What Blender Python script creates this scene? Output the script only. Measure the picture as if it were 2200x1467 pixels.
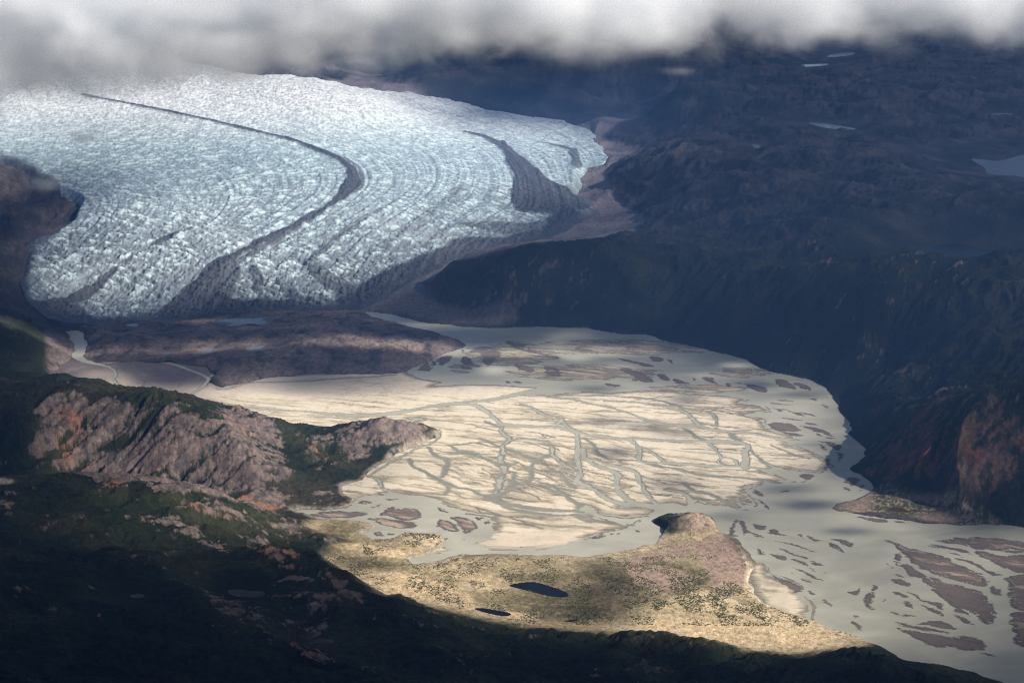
import bpy, math, time
import numpy as np
T0 = time.time()
def log(*a): print('[%.1fs]' % (time.time()-T0), *a, flush=True)
for o in list(bpy.data.objects): bpy.data.objects.remove(o)
scene = bpy.context.scene
R = math.radians
f32 = np.float32

# ------------------------------------------------------------------ camera
CH, PITCH, FK = 2600.0, R(17.0), 0.36          # height above the river, downward pitch, tan(half hfov)
cam_d = bpy.data.cameras.new('camera'); cam = bpy.data.objects.new('camera', cam_d)
scene.collection.objects.link(cam); scene.camera = cam
cam.location = (0, 0, CH); cam.rotation_euler = (R(90)-PITCH, 0, 0)
cam_d.sensor_width = 36; cam_d.lens = 18/FK; cam_d.clip_start = 5; cam_d.clip_end = 400000

# ------------------------------------------------------------------ light
SUN_EL, SUN_AZ = R(33), R(110)                 # azimuth measured clockwise from +Y: the sun stands to the right
sdir = np.array([math.sin(SUN_AZ)*math.cos(SUN_EL), math.cos(SUN_AZ)*math.cos(SUN_EL), math.sin(SUN_EL)])
world = bpy.data.worlds.new('World'); scene.world = world; world.use_nodes = True
wn = world.node_tree.nodes; bg = wn['Background']
sky = wn.new('ShaderNodeTexSky'); sky.sky_type = 'NISHITA'; sky.sun_disc = False
sky.sun_elevation = SUN_EL; sky.sun_rotation = SUN_AZ; sky.altitude = 1500
world.node_tree.links.new(sky.outputs[0], bg.inputs[0]); bg.inputs[1].default_value = 0.058
sl = bpy.data.lights.new('sun', 'SUN'); sun = bpy.data.objects.new('sun', sl); scene.collection.objects.link(sun)
sl.energy = 4.9; sl.angle = R(0.5); sl.color = (1.0, 0.93, 0.83)
sun.rotation_euler = (R(90)-SUN_EL, 0, math.pi-SUN_AZ)
sun.location = (6000, 0, 6000)
vs = scene.view_settings
vs.view_transform = 'Standard'; vs.look = 'None'; vs.exposure = 0.95; vs.gamma = 1.0
cy = scene.cycles
cy.max_bounces = 10; cy.diffuse_bounces = 2; cy.glossy_bounces = 2; cy.transparent_max_bounces = 12
cy.volume_bounces = 9; cy.transmission_bounces = 2
cy.use_denoising = True; cy.denoising_prefilter = 'NONE'; cy.denoising_input_passes = 'RGB_ALBEDO_NORMAL'; cy.filter_width = 1.1
cy.use_adaptive_sampling = True; cy.adaptive_threshold = 0.012

Q = 1.0      # mesh density

# ------------------------------------------------------------------ helpers
def pix(u, v, h=0.0):
    """a point of the photograph (2200 x 1467) at height h -> ground x, y"""
    u = np.asarray(u, float); v = np.asarray(v, float); h = np.asarray(h, float)
    a = (u-1100)/1100*FK; b = (733.5-v)/1100*FK
    dy = math.cos(PITCH)+b*math.sin(PITCH); dz = -math.sin(PITCH)+b*math.cos(PITCH)
    s = (CH-h)/(-dz)
    return a*s, dy*s
def proj(x, y, z):
    dy = y; dz = z-CH
    f = dy*math.cos(PITCH)-dz*math.sin(PITCH); up = dy*math.sin(PITCH)+dz*math.cos(PITCH)
    return 1100+x/f/FK*1100, 733.5-up/f/FK*1100
def yrow(v): return pix(1100, v)[1]
def sstep(a, b, x):
    t = np.clip((x-a)/(b-a), 0, 1); return t*t*(3-2*t)
def lerp(a, b, t): return a+(b-a)*t

rngT = np.random.RandomState(7)
PERM = rngT.permutation(4096).astype(np.int32)
ANG = rngT.rand(4096)*2*math.pi
GX = np.cos(ANG).astype(f32); GY = np.sin(ANG).astype(f32)
def perlin(x, y, seed=0):
    x = np.asarray(x, f32); y = np.asarray(y, f32)
    xi = np.floor(x).astype(np.int32); yi = np.floor(y).astype(np.int32)
    xf = x-xi; yf = y-yi
    u = xf*xf*xf*(xf*(xf*6-15)+10); v = yf*yf*yf*(yf*(yf*6-15)+10)
    px0 = PERM[(xi+seed*131) & 4095]; px1 = PERM[(xi+1+seed*131) & 4095]
    def g(p, yy, fx, fy):
        h = PERM[(p+yy) & 4095]; return GX[h]*fx+GY[h]*fy
    a = g(px0, yi, xf, yf); b = g(px1, yi, xf-1, yf)
    c = g(px0, yi+1, xf, yf-1); d = g(px1, yi+1, xf-1, yf-1)
    a = a+(b-a)*u; c = c+(d-c)*u
    return (a+(c-a)*v)*1.5
def fbm(x, y, wl, octs=4, seed=0, gain=0.5, lac=2.03):
    s = 0; a = 1.0; f = 1.0/wl; n = 0
    for i in range(octs):
        s = s+a*perlin(x*f+i*17.3, y*f-i*9.1, seed+i); n += a; a *= gain; f *= lac
    return s/n
def ridged(x, y, wl, octs=4, seed=0, gain=0.55, lac=2.03):
    s = 0; a = 1.0; f = 1.0/wl; n = 0
    for i in range(octs):
        s = s+a*(1-2.2*np.abs(perlin(x*f+i*17.3, y*f-i*9.1, seed+i))); n += a; a *= gain; f *= lac
    return s/n
def rot(x, y, deg, sx=1.0, sy=1.0):
    """coordinates along (first) and across (second) a direction, deg counted from +x"""
    c, s = math.cos(R(deg)), math.sin(R(deg))
    return (x*c+y*s)/sx, (-x*s+y*c)/sy

def inpoly_(x, y, P):
    c = False
    for i in range(len(P)):
        (ax, ay), (bx, by) = P[i-1], P[i]
        if (ay > y) != (by > y) and x < (bx-ax)*(y-ay)/(by-ay)+ax: c = not c
    return c
def catmull(P, n=3, closed=True):
    P = np.asarray(P, float); N = len(P); out = []
    rngs = range(N if closed else N-1)
    for i in rngs:
        if closed: p0, p1, p2, p3 = P[i-1], P[i], P[(i+1) % N], P[(i+2) % N]
        else: p0, p1, p2, p3 = P[max(i-1, 0)], P[i], P[i+1], P[min(i+2, N-1)]
        for k in range(n):
            t = k/n
            out.append(0.5*((2*p1)+(-p0+p2)*t+(2*p0-5*p1+4*p2-p3)*t*t+(-p0+3*p1-3*p2+p3)*t**3))
    if not closed: out.append(P[-1])
    return np.array(out)
def sdf(X, Y, poly, band=None):
    """signed distance, positive inside"""
    sh = X.shape; X = X.ravel(); Y = Y.ravel()
    P = np.asarray(poly, f32)
    out = np.full(X.shape, -1e6, f32)
    if band is not None:
        m = (X > P[:, 0].min()-band) & (X < P[:, 0].max()+band) & (Y > P[:, 1].min()-band) & (Y < P[:, 1].max()+band)
        idx = np.nonzero(m)[0]
        if len(idx) == 0: return out.reshape(sh)
        x = X[idx]; y = Y[idx]
    else: idx = slice(None); x = X; y = Y
    d2 = np.full(x.shape, 1e18, f32); ins = np.zeros(x.shape, bool)
    for i in range(len(P)):
        ax, ay = P[i-1]; bx, by = P[i]
        ex, ey = bx-ax, by-ay; L = ex*ex+ey*ey+1e-6
        wx = x-ax; wy = y-ay
        t = np.clip((wx*ex+wy*ey)/L, 0, 1)
        dx = wx-t*ex; dy = wy-t*ey
        np.minimum(d2, dx*dx+dy*dy, out=d2)
        c = (ay > y) != (by > y)
        if c.any() and abs(ey) > 1e-9: ins ^= c & (wx < ex*wy/ey)
    d = np.sqrt(d2); out[idx] = np.where(ins, d, -d)
    return out.reshape(sh)
def dline(X, Y, pts, wid, band):
    """distance to a polyline minus its half width (negative inside)"""
    sh = X.shape; X = X.ravel(); Y = Y.ravel(); P = np.asarray(pts, f32)
    out = np.full(X.shape, 1e6, f32)
    m = (X > P[:, 0].min()-band) & (X < P[:, 0].max()+band) & (Y > P[:, 1].min()-band) & (Y < P[:, 1].max()+band)
    idx = np.nonzero(m)[0]
    if len(idx) == 0: return out.reshape(sh)
    x = X[idx]; y = Y[idx]; best = np.full(x.shape, 1e6, f32)
    for i in range(len(P)-1):
        ax, ay = P[i]; bx, by = P[i+1]; ex, ey = bx-ax, by-ay; L = ex*ex+ey*ey+1e-6
        wx = x-ax; wy = y-ay; t = np.clip((wx*ex+wy*ey)/L, 0, 1)
        d = np.sqrt((wx-t*ex)**2+(wy-t*ey)**2)-(wid[i]*(1-t)+wid[i+1]*t)*0.5
        np.minimum(best, d, out=best)
    out[idx] = best
    return out.reshape(sh)
def half(fn, X, Y):
    """evaluate a smooth field on every second row and column, then interpolate"""
    Xs, Ys = X[::2, ::2], Y[::2, ::2]; F = fn(Xs, Ys)
    r = np.arange(X.shape[0])/2; c = np.arange(X.shape[1])/2
    r0 = np.minimum(r.astype(int), F.shape[0]-1); r1 = np.minimum(r0+1, F.shape[0]-1); rf = (r-r0)[:, None].astype(f32)
    c0 = np.minimum(c.astype(int), F.shape[1]-1); c1 = np.minimum(c0+1, F.shape[1]-1); cf = (c-c0)[None, :].astype(f32)
    A = F[r0]*(1-rf)+F[r1]*rf
    return A[:, c0]*(1-cf)+A[:, c1]*cf

def make_mesh(name, co, faces, mat, col=None, extra=None, smooth=True):
    me = bpy.data.meshes.new(name)
    n = len(co); m = len(faces); k = faces.shape[1]
    me.vertices.add(n); me.vertices.foreach_set('co', np.ascontiguousarray(co, f32).ravel())
    me.loops.add(m*k); me.loops.foreach_set('vertex_index', np.ascontiguousarray(faces, np.int32).ravel())
    me.polygons.add(m); me.polygons.foreach_set('loop_start', np.arange(0, m*k, k, dtype=np.int32))
    me.polygons.foreach_set('loop_total', np.full(m, k, np.int32))
    if smooth: me.polygons.foreach_set('use_smooth', np.ones(m, bool))
    me.update(calc_edges=True)
    if col is not None:
        a = me.color_attributes.new('albedo', 'FLOAT_COLOR', 'POINT')
        c4 = np.ones((n, 4), f32); c4[:, :3] = col; a.data.foreach_set('color', c4.ravel())
    if extra:
        for kx, vx in extra.items():
            a = me.attributes.new(kx, 'FLOAT', 'POINT'); a.data.foreach_set('value', np.ascontiguousarray(vx, f32).ravel())
    if mat: me.materials.append(mat)
    return me
def add(name, me, label, cat, kind=None, group=None):
    o = bpy.data.objects.new(name, me); scene.collection.objects.link(o)
    o['label'] = label; o['category'] = cat
    if kind: o['kind'] = kind
    if group: o['group'] = group
    return o
def grid_faces(nr, nc):
    i = np.arange(nr*nc, dtype=np.int32).reshape(nr, nc)
    return np.stack([i[:-1, :-1], i[:-1, 1:], i[1:, 1:], i[1:, :-1]], -1).reshape(-1, 4)
def sub_mesh(name, co, faces, keep, mat, col=None, extra=None):
    f = faces[keep]; used = np.zeros(len(co), bool); used[f.ravel()] = True
    remap = np.cumsum(used)-1
    return make_mesh(name, co[used], remap[f], mat, None if col is None else col[used],
                     None if extra is None else {k: v[used] for k, v in extra.items()})

class RBF:
    """smooth interpolation of values given at points, in (x/y, ln y) so that near and far count alike"""
    def __init__(self, x, y, val, c=0.02, lam=1e-4):
        self.p = np.stack([x/y, np.log(y)], 1); self.c = c
        d = np.sqrt(((self.p[:, None]-self.p[None])**2).sum(-1)+c*c)
        n = len(x); A = np.zeros((n+3, n+3)); A[:n, :n] = -d+np.eye(n)*lam
        A[:n, n] = 1; A[n, :n] = 1; A[:n, n+1:] = self.p; A[n+1:, :n] = self.p.T
        self.w = np.linalg.solve(A, np.concatenate([val, [0, 0, 0]]))
    def __call__(self, X, Y):
        a = (X/Y).ravel(); b = np.log(Y).ravel(); n = len(self.p)
        s = np.full(a.shape, self.w[n])+a*self.w[n+1]+b*self.w[n+2]
        for i in range(n):
            s -= self.w[i]*np.sqrt((a-self.p[i, 0])**2+(b-self.p[i, 1])**2+self.c**2)
        return s.reshape(X.shape)
def coarse(fn, X, Y, n=6):
    """evaluate on every n-th row/col of a grid and interpolate linearly"""
    rs = np.unique(np.append(np.arange(0, X.shape[0], n), X.shape[0]-1)); cs = np.unique(np.append(np.arange(0, X.shape[1], n), X.shape[1]-1))
    F = fn(X[np.ix_(rs, cs)], Y[np.ix_(rs, cs)])
    ri = np.arange(X.shape[0]); ci = np.arange(X.shape[1])
    k = np.clip(np.searchsorted(rs, ri, 'right')-1, 0, len(rs)-2); t = ((ri-rs[k])/(rs[k+1]-rs[k]))[:, None]
    A = F[k]*(1-t)+F[k+1]*t
    k = np.clip(np.searchsorted(cs, ci, 'right')-1, 0, len(cs)-2); t = ((ci-cs[k])/(cs[k+1]-cs[k]))[None]
    return (A[:, k]*(1-t)+A[:, k+1]*t).astype(f32)

# ------------------------------------------------------------------ materials
def mat_base(name):
    m = bpy.data.materials.new(name); m.use_nodes = True
    n = m.node_tree.nodes; l = m.node_tree.links
    return m, n, l, n['Principled BSDF']
def earth_mat(name, rough=0.95, bump=1.0, scale=0.02, var=0.35, detail=8, spec=0.12, warp=None):
    m, n, l, b = mat_base(name)
    at = n.new('ShaderNodeAttribute'); at.attribute_name = 'albedo'
    tc = n.new('ShaderNodeTexCoord')
    nz = n.new('ShaderNodeTexNoise'); nz.inputs['Scale'].default_value = scale; nz.inputs['Detail'].default_value = detail
    nz.inputs['Roughness'].default_value = 0.68
    l.new(tc.outputs['Object'], nz.inputs['Vector'])
    mr = n.new('ShaderNodeMapRange'); mr.inputs[1].default_value = 0.3; mr.inputs[2].default_value = 0.7
    mr.inputs[3].default_value = 1-var; mr.inputs[4].default_value = 1+var; nz.inputs['Roughness'].default_value = 0.76
    l.new(nz.outputs['Fac'], mr.inputs[0])
    mx = n.new('ShaderNodeVectorMath'); mx.operation = 'SCALE'
    l.new(at.outputs['Color'], mx.inputs[0]); l.new(mr.outputs[0], mx.inputs['Scale'])
    l.new(mx.outputs[0], b.inputs['Base Color'])
    b.inputs['Roughness'].default_value = rough; b.inputs['Specular IOR Level'].default_value = spec
    if bump:
        bp = n.new('ShaderNodeBump'); bp.inputs['Distance'].default_value = bump; bp.inputs['Strength'].default_value = 1
        l.new(nz.outputs['Fac'], bp.inputs['Height']); l.new(bp.outputs[0], b.inputs['Normal'])
    return m
M_land = earth_mat('tundra_and_rock', bump=10, scale=0.045, var=0.6)
M_sand = earth_mat('silt_and_sand', bump=0.6, scale=0.03, var=0.10, rough=0.8, spec=0.2)
M_bar = earth_mat('wet_gravel', bump=0.8, scale=0.06, var=0.22, rough=0.7, spec=0.3)
M_ice = earth_mat('glacier_ice', bump=7, scale=0.028, var=0.10, rough=0.6, spec=0.3)
def water_mat(name, base, rough=0.25, ripple=0.4, var=0.08, spec=0.4):
    m, n, l, b = mat_base(name)
    tc = n.new('ShaderNodeTexCoord'); mp = n.new('ShaderNodeMapping'); mp.inputs['Scale'].default_value = (1, 2.2, 1)
    l.new(tc.outputs['Object'], mp.inputs['Vector'])
    nz = n.new('ShaderNodeTexNoise'); nz.inputs['Scale'].default_value = 0.0022; nz.inputs['Detail'].default_value = 6
    nz.inputs['Distortion'].default_value = 1.5
    l.new(mp.outputs[0], nz.inputs['Vector'])
    mr = n.new('ShaderNodeMapRange'); mr.inputs[1].default_value = 0.3; mr.inputs[2].default_value = 0.7
    mr.inputs[3].default_value = 1-var; mr.inputs[4].default_value = 1+var; l.new(nz.outputs['Fac'], mr.inputs[0])
    mx = n.new('ShaderNodeVectorMath'); mx.operation = 'SCALE'; mx.inputs[0].default_value = base
    l.new(mr.outputs[0], mx.inputs['Scale']); l.new(mx.outputs[0], b.inputs['Base Color'])
    b.inputs['Roughness'].default_value = rough; b.inputs['IOR'].default_value = 1.33; b.inputs['Specular IOR Level'].default_value = spec
    n2 = n.new('ShaderNodeTexNoise'); n2.inputs['Scale'].default_value = 0.25; n2.inputs['Detail'].default_value = 3
    l.new(tc.outputs['Object'], n2.inputs['Vector'])
    bp = n.new('ShaderNodeBump'); bp.inputs['Distance'].default_value = ripple; bp.inputs['Strength'].default_value = 0.6
    l.new(n2.outputs['Fac'], bp.inputs['Height']); l.new(bp.outputs[0], b.inputs['Normal'])
    return m
M_river = water_mat('silty_water', (0.40, 0.385, 0.305), rough=0.35, var=.15)
M_lake = water_mat('grey_lake_water', (0.16, 0.19, 0.20), rough=0.15, ripple=0.1)
M_dark = water_mat('dark_lake_water', (0.008, 0.011, 0.015), rough=0.2, ripple=0.1, spec=.12)

# ------------------------------------------------------------------ traced outlines (photograph pixels, on the river plane)
VAL = [(110,800),(150,772),(160,748),(150,722),(128,708),(140,698),(180,715),(188,742),(180,765),(210,780),(300,776),(380,776),(440,788),(462,806),(452,824),
 (480,832),(560,815),(640,805),(760,804),(850,804),(872,799),(905,780),(960,760),(1005,742),(985,731),(940,716),(890,705),(850,694),(800,680),(782,671),
 (790,666),(870,682),(920,694),(1000,702),(1060,704),(1150,701),(1260,705),(1330,717),(1390,719),(1450,737),(1500,747),(1560,759),(1612,776),(1650,798),
 (1700,806),(1745,817),(1786,842),(1800,868),(1805,885),(1830,918),(1833,935),(1850,958),(1853,980),(1845,994),(1833,1001),(1831,1011),(1850,1019),(1872,1040),
 (1877,1050),(1862,1064),(1830,1078),(1800,1082),(1788,1090),(1806,1097),(1880,1100),(1950,1110),(2000,1121),(2060,1127),(2120,1127),(2200,1131),(2500,1136),
 (2700,1180),(2700,1700),(2400,1560),(2250,1500),(2190,1475),(2100,1452),(2000,1424),(1930,1411),(1868,1386),(1840,1366),(1800,1352),(1745,1334),(1690,1318),
 (1640,1292),(1615,1267),(1612,1240),(1618,1212),(1606,1180),(1582,1157),(1548,1143),(1538,1136),(1541,1118),(1520,1108),(1470,1106),(1430,1108),(1400,1117),(1397,1123),
 (1412,1131),(1430,1140),(1426,1150),(1400,1163),(1350,1180),(1262,1198),(1200,1194),(1100,1190),(1000,1192),(940,1203),(885,1208),(880,1200),(920,1190),
 (950,1180),(952,1160),(950,1151),(925,1144),(876,1142),(850,1153),(800,1158),(776,1150),(798,1140),(801,1130),(780,1118),(740,1114),(690,1111),(645,1104),
 (632,1098),(700,1094),(735,1088),(758,1070),(738,1056),(733,1045),(776,1031),(795,1014),(850,976),(900,956),(936,938),(944,928),(938,922),
 (905,925),(850,930),(760,932),(700,935),(600,930),(540,912),(440,886),(380,872),(300,866),(200,850),(120,838),(60,825)]
DRY = [[(60,760),(300,760),(440,780),(480,835),(560,808),(760,798),(872,797),(900,812),(955,820),(930,830),(1000,825),(1080,826),(1150,832),(1168,838),
 (1130,846),(1180,850),(1250,841),(1300,845),(1400,839),(1460,842),(1560,850),(1610,858),(1585,866),(1640,872),(1655,884),(1600,890),(1640,900),(1650,920),
 (1700,936),(1722,946),(1690,956),(1740,968),(1770,984),(1786,1000),(1765,1015),(1700,1010),(1668,1006),(1645,1011),(1690,1028),(1708,1035),(1650,1037),
 (1626,1043),(1600,1052),(1626,1092),(1585,1074),(1604,1096),(1560,1087),(1520,1084),(1500,1073),(1480,1086),(1440,1080),(1400,1085),(1340,1088),
 (1400,1094),(1408,1099),(1390,1108),(1350,1112),(1290,1104),(1258,1088),(1250,1095),(1290,1115),(1340,1125),(1372,1119),(1366,1130),(1300,1146),
 (1230,1166),(1180,1176),(1120,1183),(1050,1180),(1008,1169),(1050,1150),(1058,1132),(1050,1110),(1000,1106),(975,1094),(920,1076),(860,1062),(835,1061),
 (800,1068),(770,1076),(745,1092),(690,1097),(690,1060),(900,900),(400,990),(60,900)],
 [(1624,1204),(1643,1207),(1655,1234),(1674,1237),(1704,1249),(1723,1258),(1721,1276),(1746,1302),(1744,1332),(1712,1330),(1674,1318),(1640,1300),(1600,1270),(1605,1220)],
 [(905,1182),(948,1152),(958,1162),(974,1184),(940,1190),(900,1196)]]
def crop(ox, oy, s, lst): return [[(ox+x/s, oy+y/s) for x, y in p] for p in lst]
BARS = {}
BARS['lower_right'] = crop(1850, 1120, 4.586, [
 [(205,175),(340,205),(480,250),(600,280),(720,315),(850,350),(960,420),(1100,470),(1200,520),(1245,580),(1225,655),(1100,625),(950,590),(840,560),(750,530),(640,480),(540,440),(480,370),(370,290),(330,240)],
 [(380,420),(470,420),(540,470),(640,530),(760,570),(880,610),(1000,640),(1140,680),(1250,740),(1300,830),(1345,930),(1260,1020),(1150,960),(1060,880),(960,850),(880,820),(760,740),(660,630),(590,570),(500,540),(420,490)],
 [(410,1060),(560,1080),(700,1100),(900,1130),(1100,1130),(1180,1160),(1255,1225),(1130,1270),(1000,1270),(900,1240),(780,1240),(660,1215),(560,1160),(440,1110)],
 [(320,990),(450,1000),(600,1040),(760,1065),(880,1090),(760,1090),(560,1065),(420,1040)],
 [(560,1005),(700,980),(820,985),(960,1065),(820,1050),(680,1030)],
 [(905,860),(960,850),(1040,880),(1090,950),(1000,900),(920,890)], [(905,920),(1000,930),(1135,1025),(1020,1000)]])
BARS['right_edge'] = crop(1850, 1120, 4.586, [
 [(850,305),(940,310),(1040,360),(940,335)], [(940,350),(1050,370),(1180,430),(1260,480),(1400,520),(1300,530),(1200,480),(1060,410),(950,375)],
 [(630,230),(760,235),(900,255),(1000,275),(1130,330),(1000,305),(850,275),(720,255)],
 [(1130,290),(1250,300),(1400,330),(1700,340),(1700,520),(1450,465),(1350,430),(1250,380),(1150,340)],
 [(700,185),(850,180),(1000,155),(1150,150),(1300,160),(1450,180),(1700,210),(1700,290),(1450,280),(1300,280),(1130,265),(980,230),(850,210)],
 [(1370,290),(1480,280),(1700,295),(1500,312)],
 [(1430,540),(1610,520),(1800,520),(1800,900),(1600,890),(1490,850),(1450,700),(1440,600)],
 [(1500,890),(1700,900),(1900,950),(1900,1250),(1700,1260),(1560,1230),(1495,1170),(1520,1120),(1480,1050),(1475,960)],
 [(1270,650),(1310,615),(1340,660),(1370,650),(1380,740),(1330,730),(1290,720)]])
BARS['lower_middle'] = crop(1850, 1120, 4.586, [
 [(295,560),(400,560),(485,635),(340,600)], [(310,515),(380,520),(430,552),(350,540)],
 [(320,690),(420,710),(490,765),(400,740)], [(450,690),(560,730),(640,775),(780,800),(815,830),(800,870),(700,830),(600,790),(520,740)],
 [(500,770),(600,820),(720,840),(800,890),(820,940),(700,890),(620,850)], [(420,785),(490,790),(510,855),(450,830)],
 [(1190,1305),(1260,1300),(1385,1330),(1280,1325)], [(345,1030),(400,1060),(440,1110),(370,1080)],
 [(290,895),(350,900),(440,935),(550,930),(440,915),(360,925)]])
BARS['lower_middle_left'] = crop(1850, 1120, 4.586, [
 [(325,330),(385,305),(392,370),(345,375)], [(305,385),(375,410),(360,450)], [(262,410),(325,455),(275,445)]]) + crop(1540, 1100, 5.24, [
 [(1650,980),(1690,910),(1780,900),(1770,960),(1740,1030),(1770,1095),(1660,1050)], [(1870,985),(1905,975),(1910,1010),(1875,1010)],
 [(1500,1210),(1620,1260),(1610,1330),(1540,1280)], [(1185,990),(1230,985),(1280,1030),(1295,1070),(1230,1030)],
 [(1485,905),(1560,870),(1640,840),(1600,900),(1560,945),(1500,925)], [(1510,1165),(1590,1160),(1610,1185),(1540,1190)],[(1750,820),(1810,830),(1770,890),(1740,880)]])
BARS['below_knoll'] = crop(1540, 1100, 5.24, [
 [(130,200),(170,120),(210,80),(250,90),(215,150),(205,200),(220,250),(250,272),(190,275),(150,255)],
 [(230,90),(300,100),(340,150),(345,200),(420,230),(540,290),(450,280),(350,225),(310,255),(290,180)],
 [(390,130),(480,140),(565,165),(510,205),(430,180)], [(570,230),(600,200),(650,185),(720,230),(800,270),(690,262)],
 [(905,260),(940,245),(975,295),(930,285)], [(1000,260),(1080,280),(1180,310),(1110,330),(1040,300)],
 [(1265,280),(1400,305),(1480,320),(1535,360),(1500,410),(1430,365),(1330,320)], [(1275,340),(1320,355),(1400,400),(1445,465),(1380,420),(1300,400)],
 [(450,405),(550,460),(500,478),(458,450)]])
BARS['knoll_streaks'] = crop(1540, 1100, 5.24, [
 [(600,470),(680,480),(790,510),(770,545),(680,520)], [(820,515),(900,530),(1000,570),(1060,620),(1140,680),(1090,660),(980,595),(850,545)],
 [(700,400),(850,450),(1010,495),(1000,522),(860,485),(760,440)], [(1040,550),(1130,565),(1230,605),(1130,597)],
 [(940,650),(1060,690),(1200,775),(1090,755),(990,700)], [(945,745),(1020,755),(1100,805),(980,785)], [(845,615),(950,645),(940,670),(880,640)],
 [(1170,655),(1240,690),(1225,702)], [(820,670),(860,690),(905,740),(850,705)],
 [(620,705),(760,740),(850,790),(950,830),(950,900),(860,920),(800,890),(700,850),(680,780)],
 [(1035,885),(1090,900),(1115,930),(1050,918)], [(620,320),(760,335),(900,360),(1050,420),(1150,450),(1010,430),(860,370),(720,345)]])
BARS['right_spit'] = crop(1540, 960, 5.238, [
 [(925,330),(1000,300),(1115,320),(1040,370),(965,398),(985,360)], [(1430,400),(1500,335),(1615,360),(1580,395),(1530,440),(1470,420)],
 [(1425,440),(1510,460),(1490,500),(1430,470)], [(1590,435),(1680,425),(1640,465),(1600,462)], [(1590,510),(1655,468),(1640,492)],
 [(700,500),(820,488),(795,512)], [(395,475),(470,490),(550,560),(470,550),(410,520)], [(450,590),(500,600),(560,640),(605,705),(560,700),(530,650)],
 [(1555,790),(1640,787),(1780,800),(1900,815),(1930,845),(1800,842),(1700,825),(1640,808)], [(2010,832),(2200,840),(2060,848)]])
BARS['upper_right'] = crop(1550, 740, 5.24, [
 [(530,900),(620,872),(760,885),(840,915),(885,945),(880,975),(760,980),(620,965),(545,940)], [(680,985),(800,992),(940,1022),(830,1032)],
 [(870,910),(1050,930),(1180,975),(1280,1050),(1150,1005),(1000,960)], [(930,880),(1050,885),(1090,905),(1000,905)],
 [(1065,1080),(1200,1090),(1340,1130),(1330,1190),(1260,1170),(1180,1120)], [(1105,1125),(1160,1145),(1195,1192),(1130,1175)],
 [(1300,1215),(1385,1235),(1350,1290),(1325,1315)], [(1150,1290),(1220,1300),(1215,1400),(1150,1410),(1170,1350)],
 [(670,822),(800,835),(945,855),(800,850)], [(1030,990),(1100,1000),(1150,1030),(1080,1020)], [(1180,1038),(1280,1045),(1285,1055),(1190,1050)]])
BARS['upper_edge'] = crop(1550, 740, 5.24, [
 [(585,400),(640,385),(740,405),(800,450),(850,505),(740,490),(650,470)], [(800,430),(920,440),(1000,480),(1010,520),(900,490)],
 [(40,440),(75,425),(115,450),(90,495)], [(250,440),(330,440),(420,460),(520,495),(495,540),(420,530),(300,490)],
 [(605,720),(660,730),(695,762),(640,755)], [(720,740),(860,765),(1000,830),(870,795)], [(985,605),(1050,605),(1095,632),(1040,628)],
 [(1115,675),(1180,688),(1225,700),(1190,718)], [(120,415),(235,430),(200,440)], [(870,745),(1000,775),(1060,800),(960,790)]])
BARS['middle'] = crop(1150, 690, 4.4, [
 [(765,348),(900,365),(1130,420),(1040,427),(900,392)], [(1075,340),(1130,333),(1195,345),(1215,372),(1130,385)], [(1250,365),(1300,370),(1290,405)],
 [(780,450),(880,440),(1000,480),(1060,510),(1130,575),(1000,572),(900,515)], [(1145,500),(1230,510),(1285,560),(1200,555)],
 [(1295,540),(1380,560),(1465,592),(1330,585)], [(1485,530),(1525,550),(1500,567)], [(1560,530),(1680,530),(1690,560),(1745,605),(1640,575)],
 [(915,540),(968,555),(960,568),(925,562)], [(640,590),(740,592),(810,605),(750,628)]])
BARS['upper_left'] = crop(750, 660, 4.4, [
 [(830,490),(950,450),(975,478),(920,530),(870,555),(840,530)], [(650,585),(740,520),(780,595),(640,600)], [(1060,480),(1110,460),(1160,500),(1185,545),(1140,556),(1065,535)],
 [(1190,380),(1330,375),(1440,420),(1445,450),(1400,480),(1320,560),(1270,520),(1240,450),(1150,430)], [(1020,545),(1100,555),(1175,580),(1100,588)],
 [(770,520),(800,505),(835,525),(800,570)], [(1060,410),(1095,400),(1080,440)], [(1480,330),(1650,350),(1800,420),(2000,480),(1850,475),(1700,435),(1540,385)],
 [(1830,570),(1900,560),(2020,600),(1985,668),(1860,635)], [(1550,540),(1700,560),(1800,610),(1650,605)], [(1470,700),(1510,697),(1535,718),(1480,715)],
 [(1545,698),(1600,700),(1645,720),(1570,715)]])
BARS['left_lagoon'] = crop(620, 1040, 4.4, [
 [(850,290),(940,250),(1080,225),(1210,230),(1262,265),(1220,330),(1100,345),(980,312)], [(730,320),(880,320),(1050,345),(1190,362),(1195,412),(1040,415),(900,390),(800,350)],
 [(180,290),(330,260),(480,250),(740,265),(700,300),(500,320),(300,320)], [(1405,210),(1490,240),(1500,265),(1420,240)],
 [(1397,400),(1410,340),(1480,330),(1560,370),(1620,450),(1500,440),(1430,415)], [(1520,305),(1640,310),(1740,340),(1797,390),(1740,450),(1660,470),(1640,440),(1570,350)],
 [(797,470),(850,440),(905,487),(840,490)], [(930,470),(1045,452),(960,487)], [(640,180),(700,150),(795,170),(720,192)], [(775,212),(895,183),(815,218)],
 [(1762,310),(1855,313),(1800,342)], [(1838,372),(1902,335),(1885,378)], [(1465,512),(1495,508),(1478,533)], [(1620,520),(1668,518),(1640,538)],
 [(900,255),(940,225),(1010,207),(960,262)], [(895,133),(1060,138),(950,152)]])
BARS['lagoon_outlet'] = crop(1050, 1050, 5.5, [
 [(1230,562),(1390,535),(1375,572),(1222,602)], [(1410,530),(1472,523),(1450,552)], [(1503,527),(1555,517),(1522,538)], [(1720,492),(1800,485),(1785,518)], [(1110,590),(1220,560),(1190,600)]])
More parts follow.
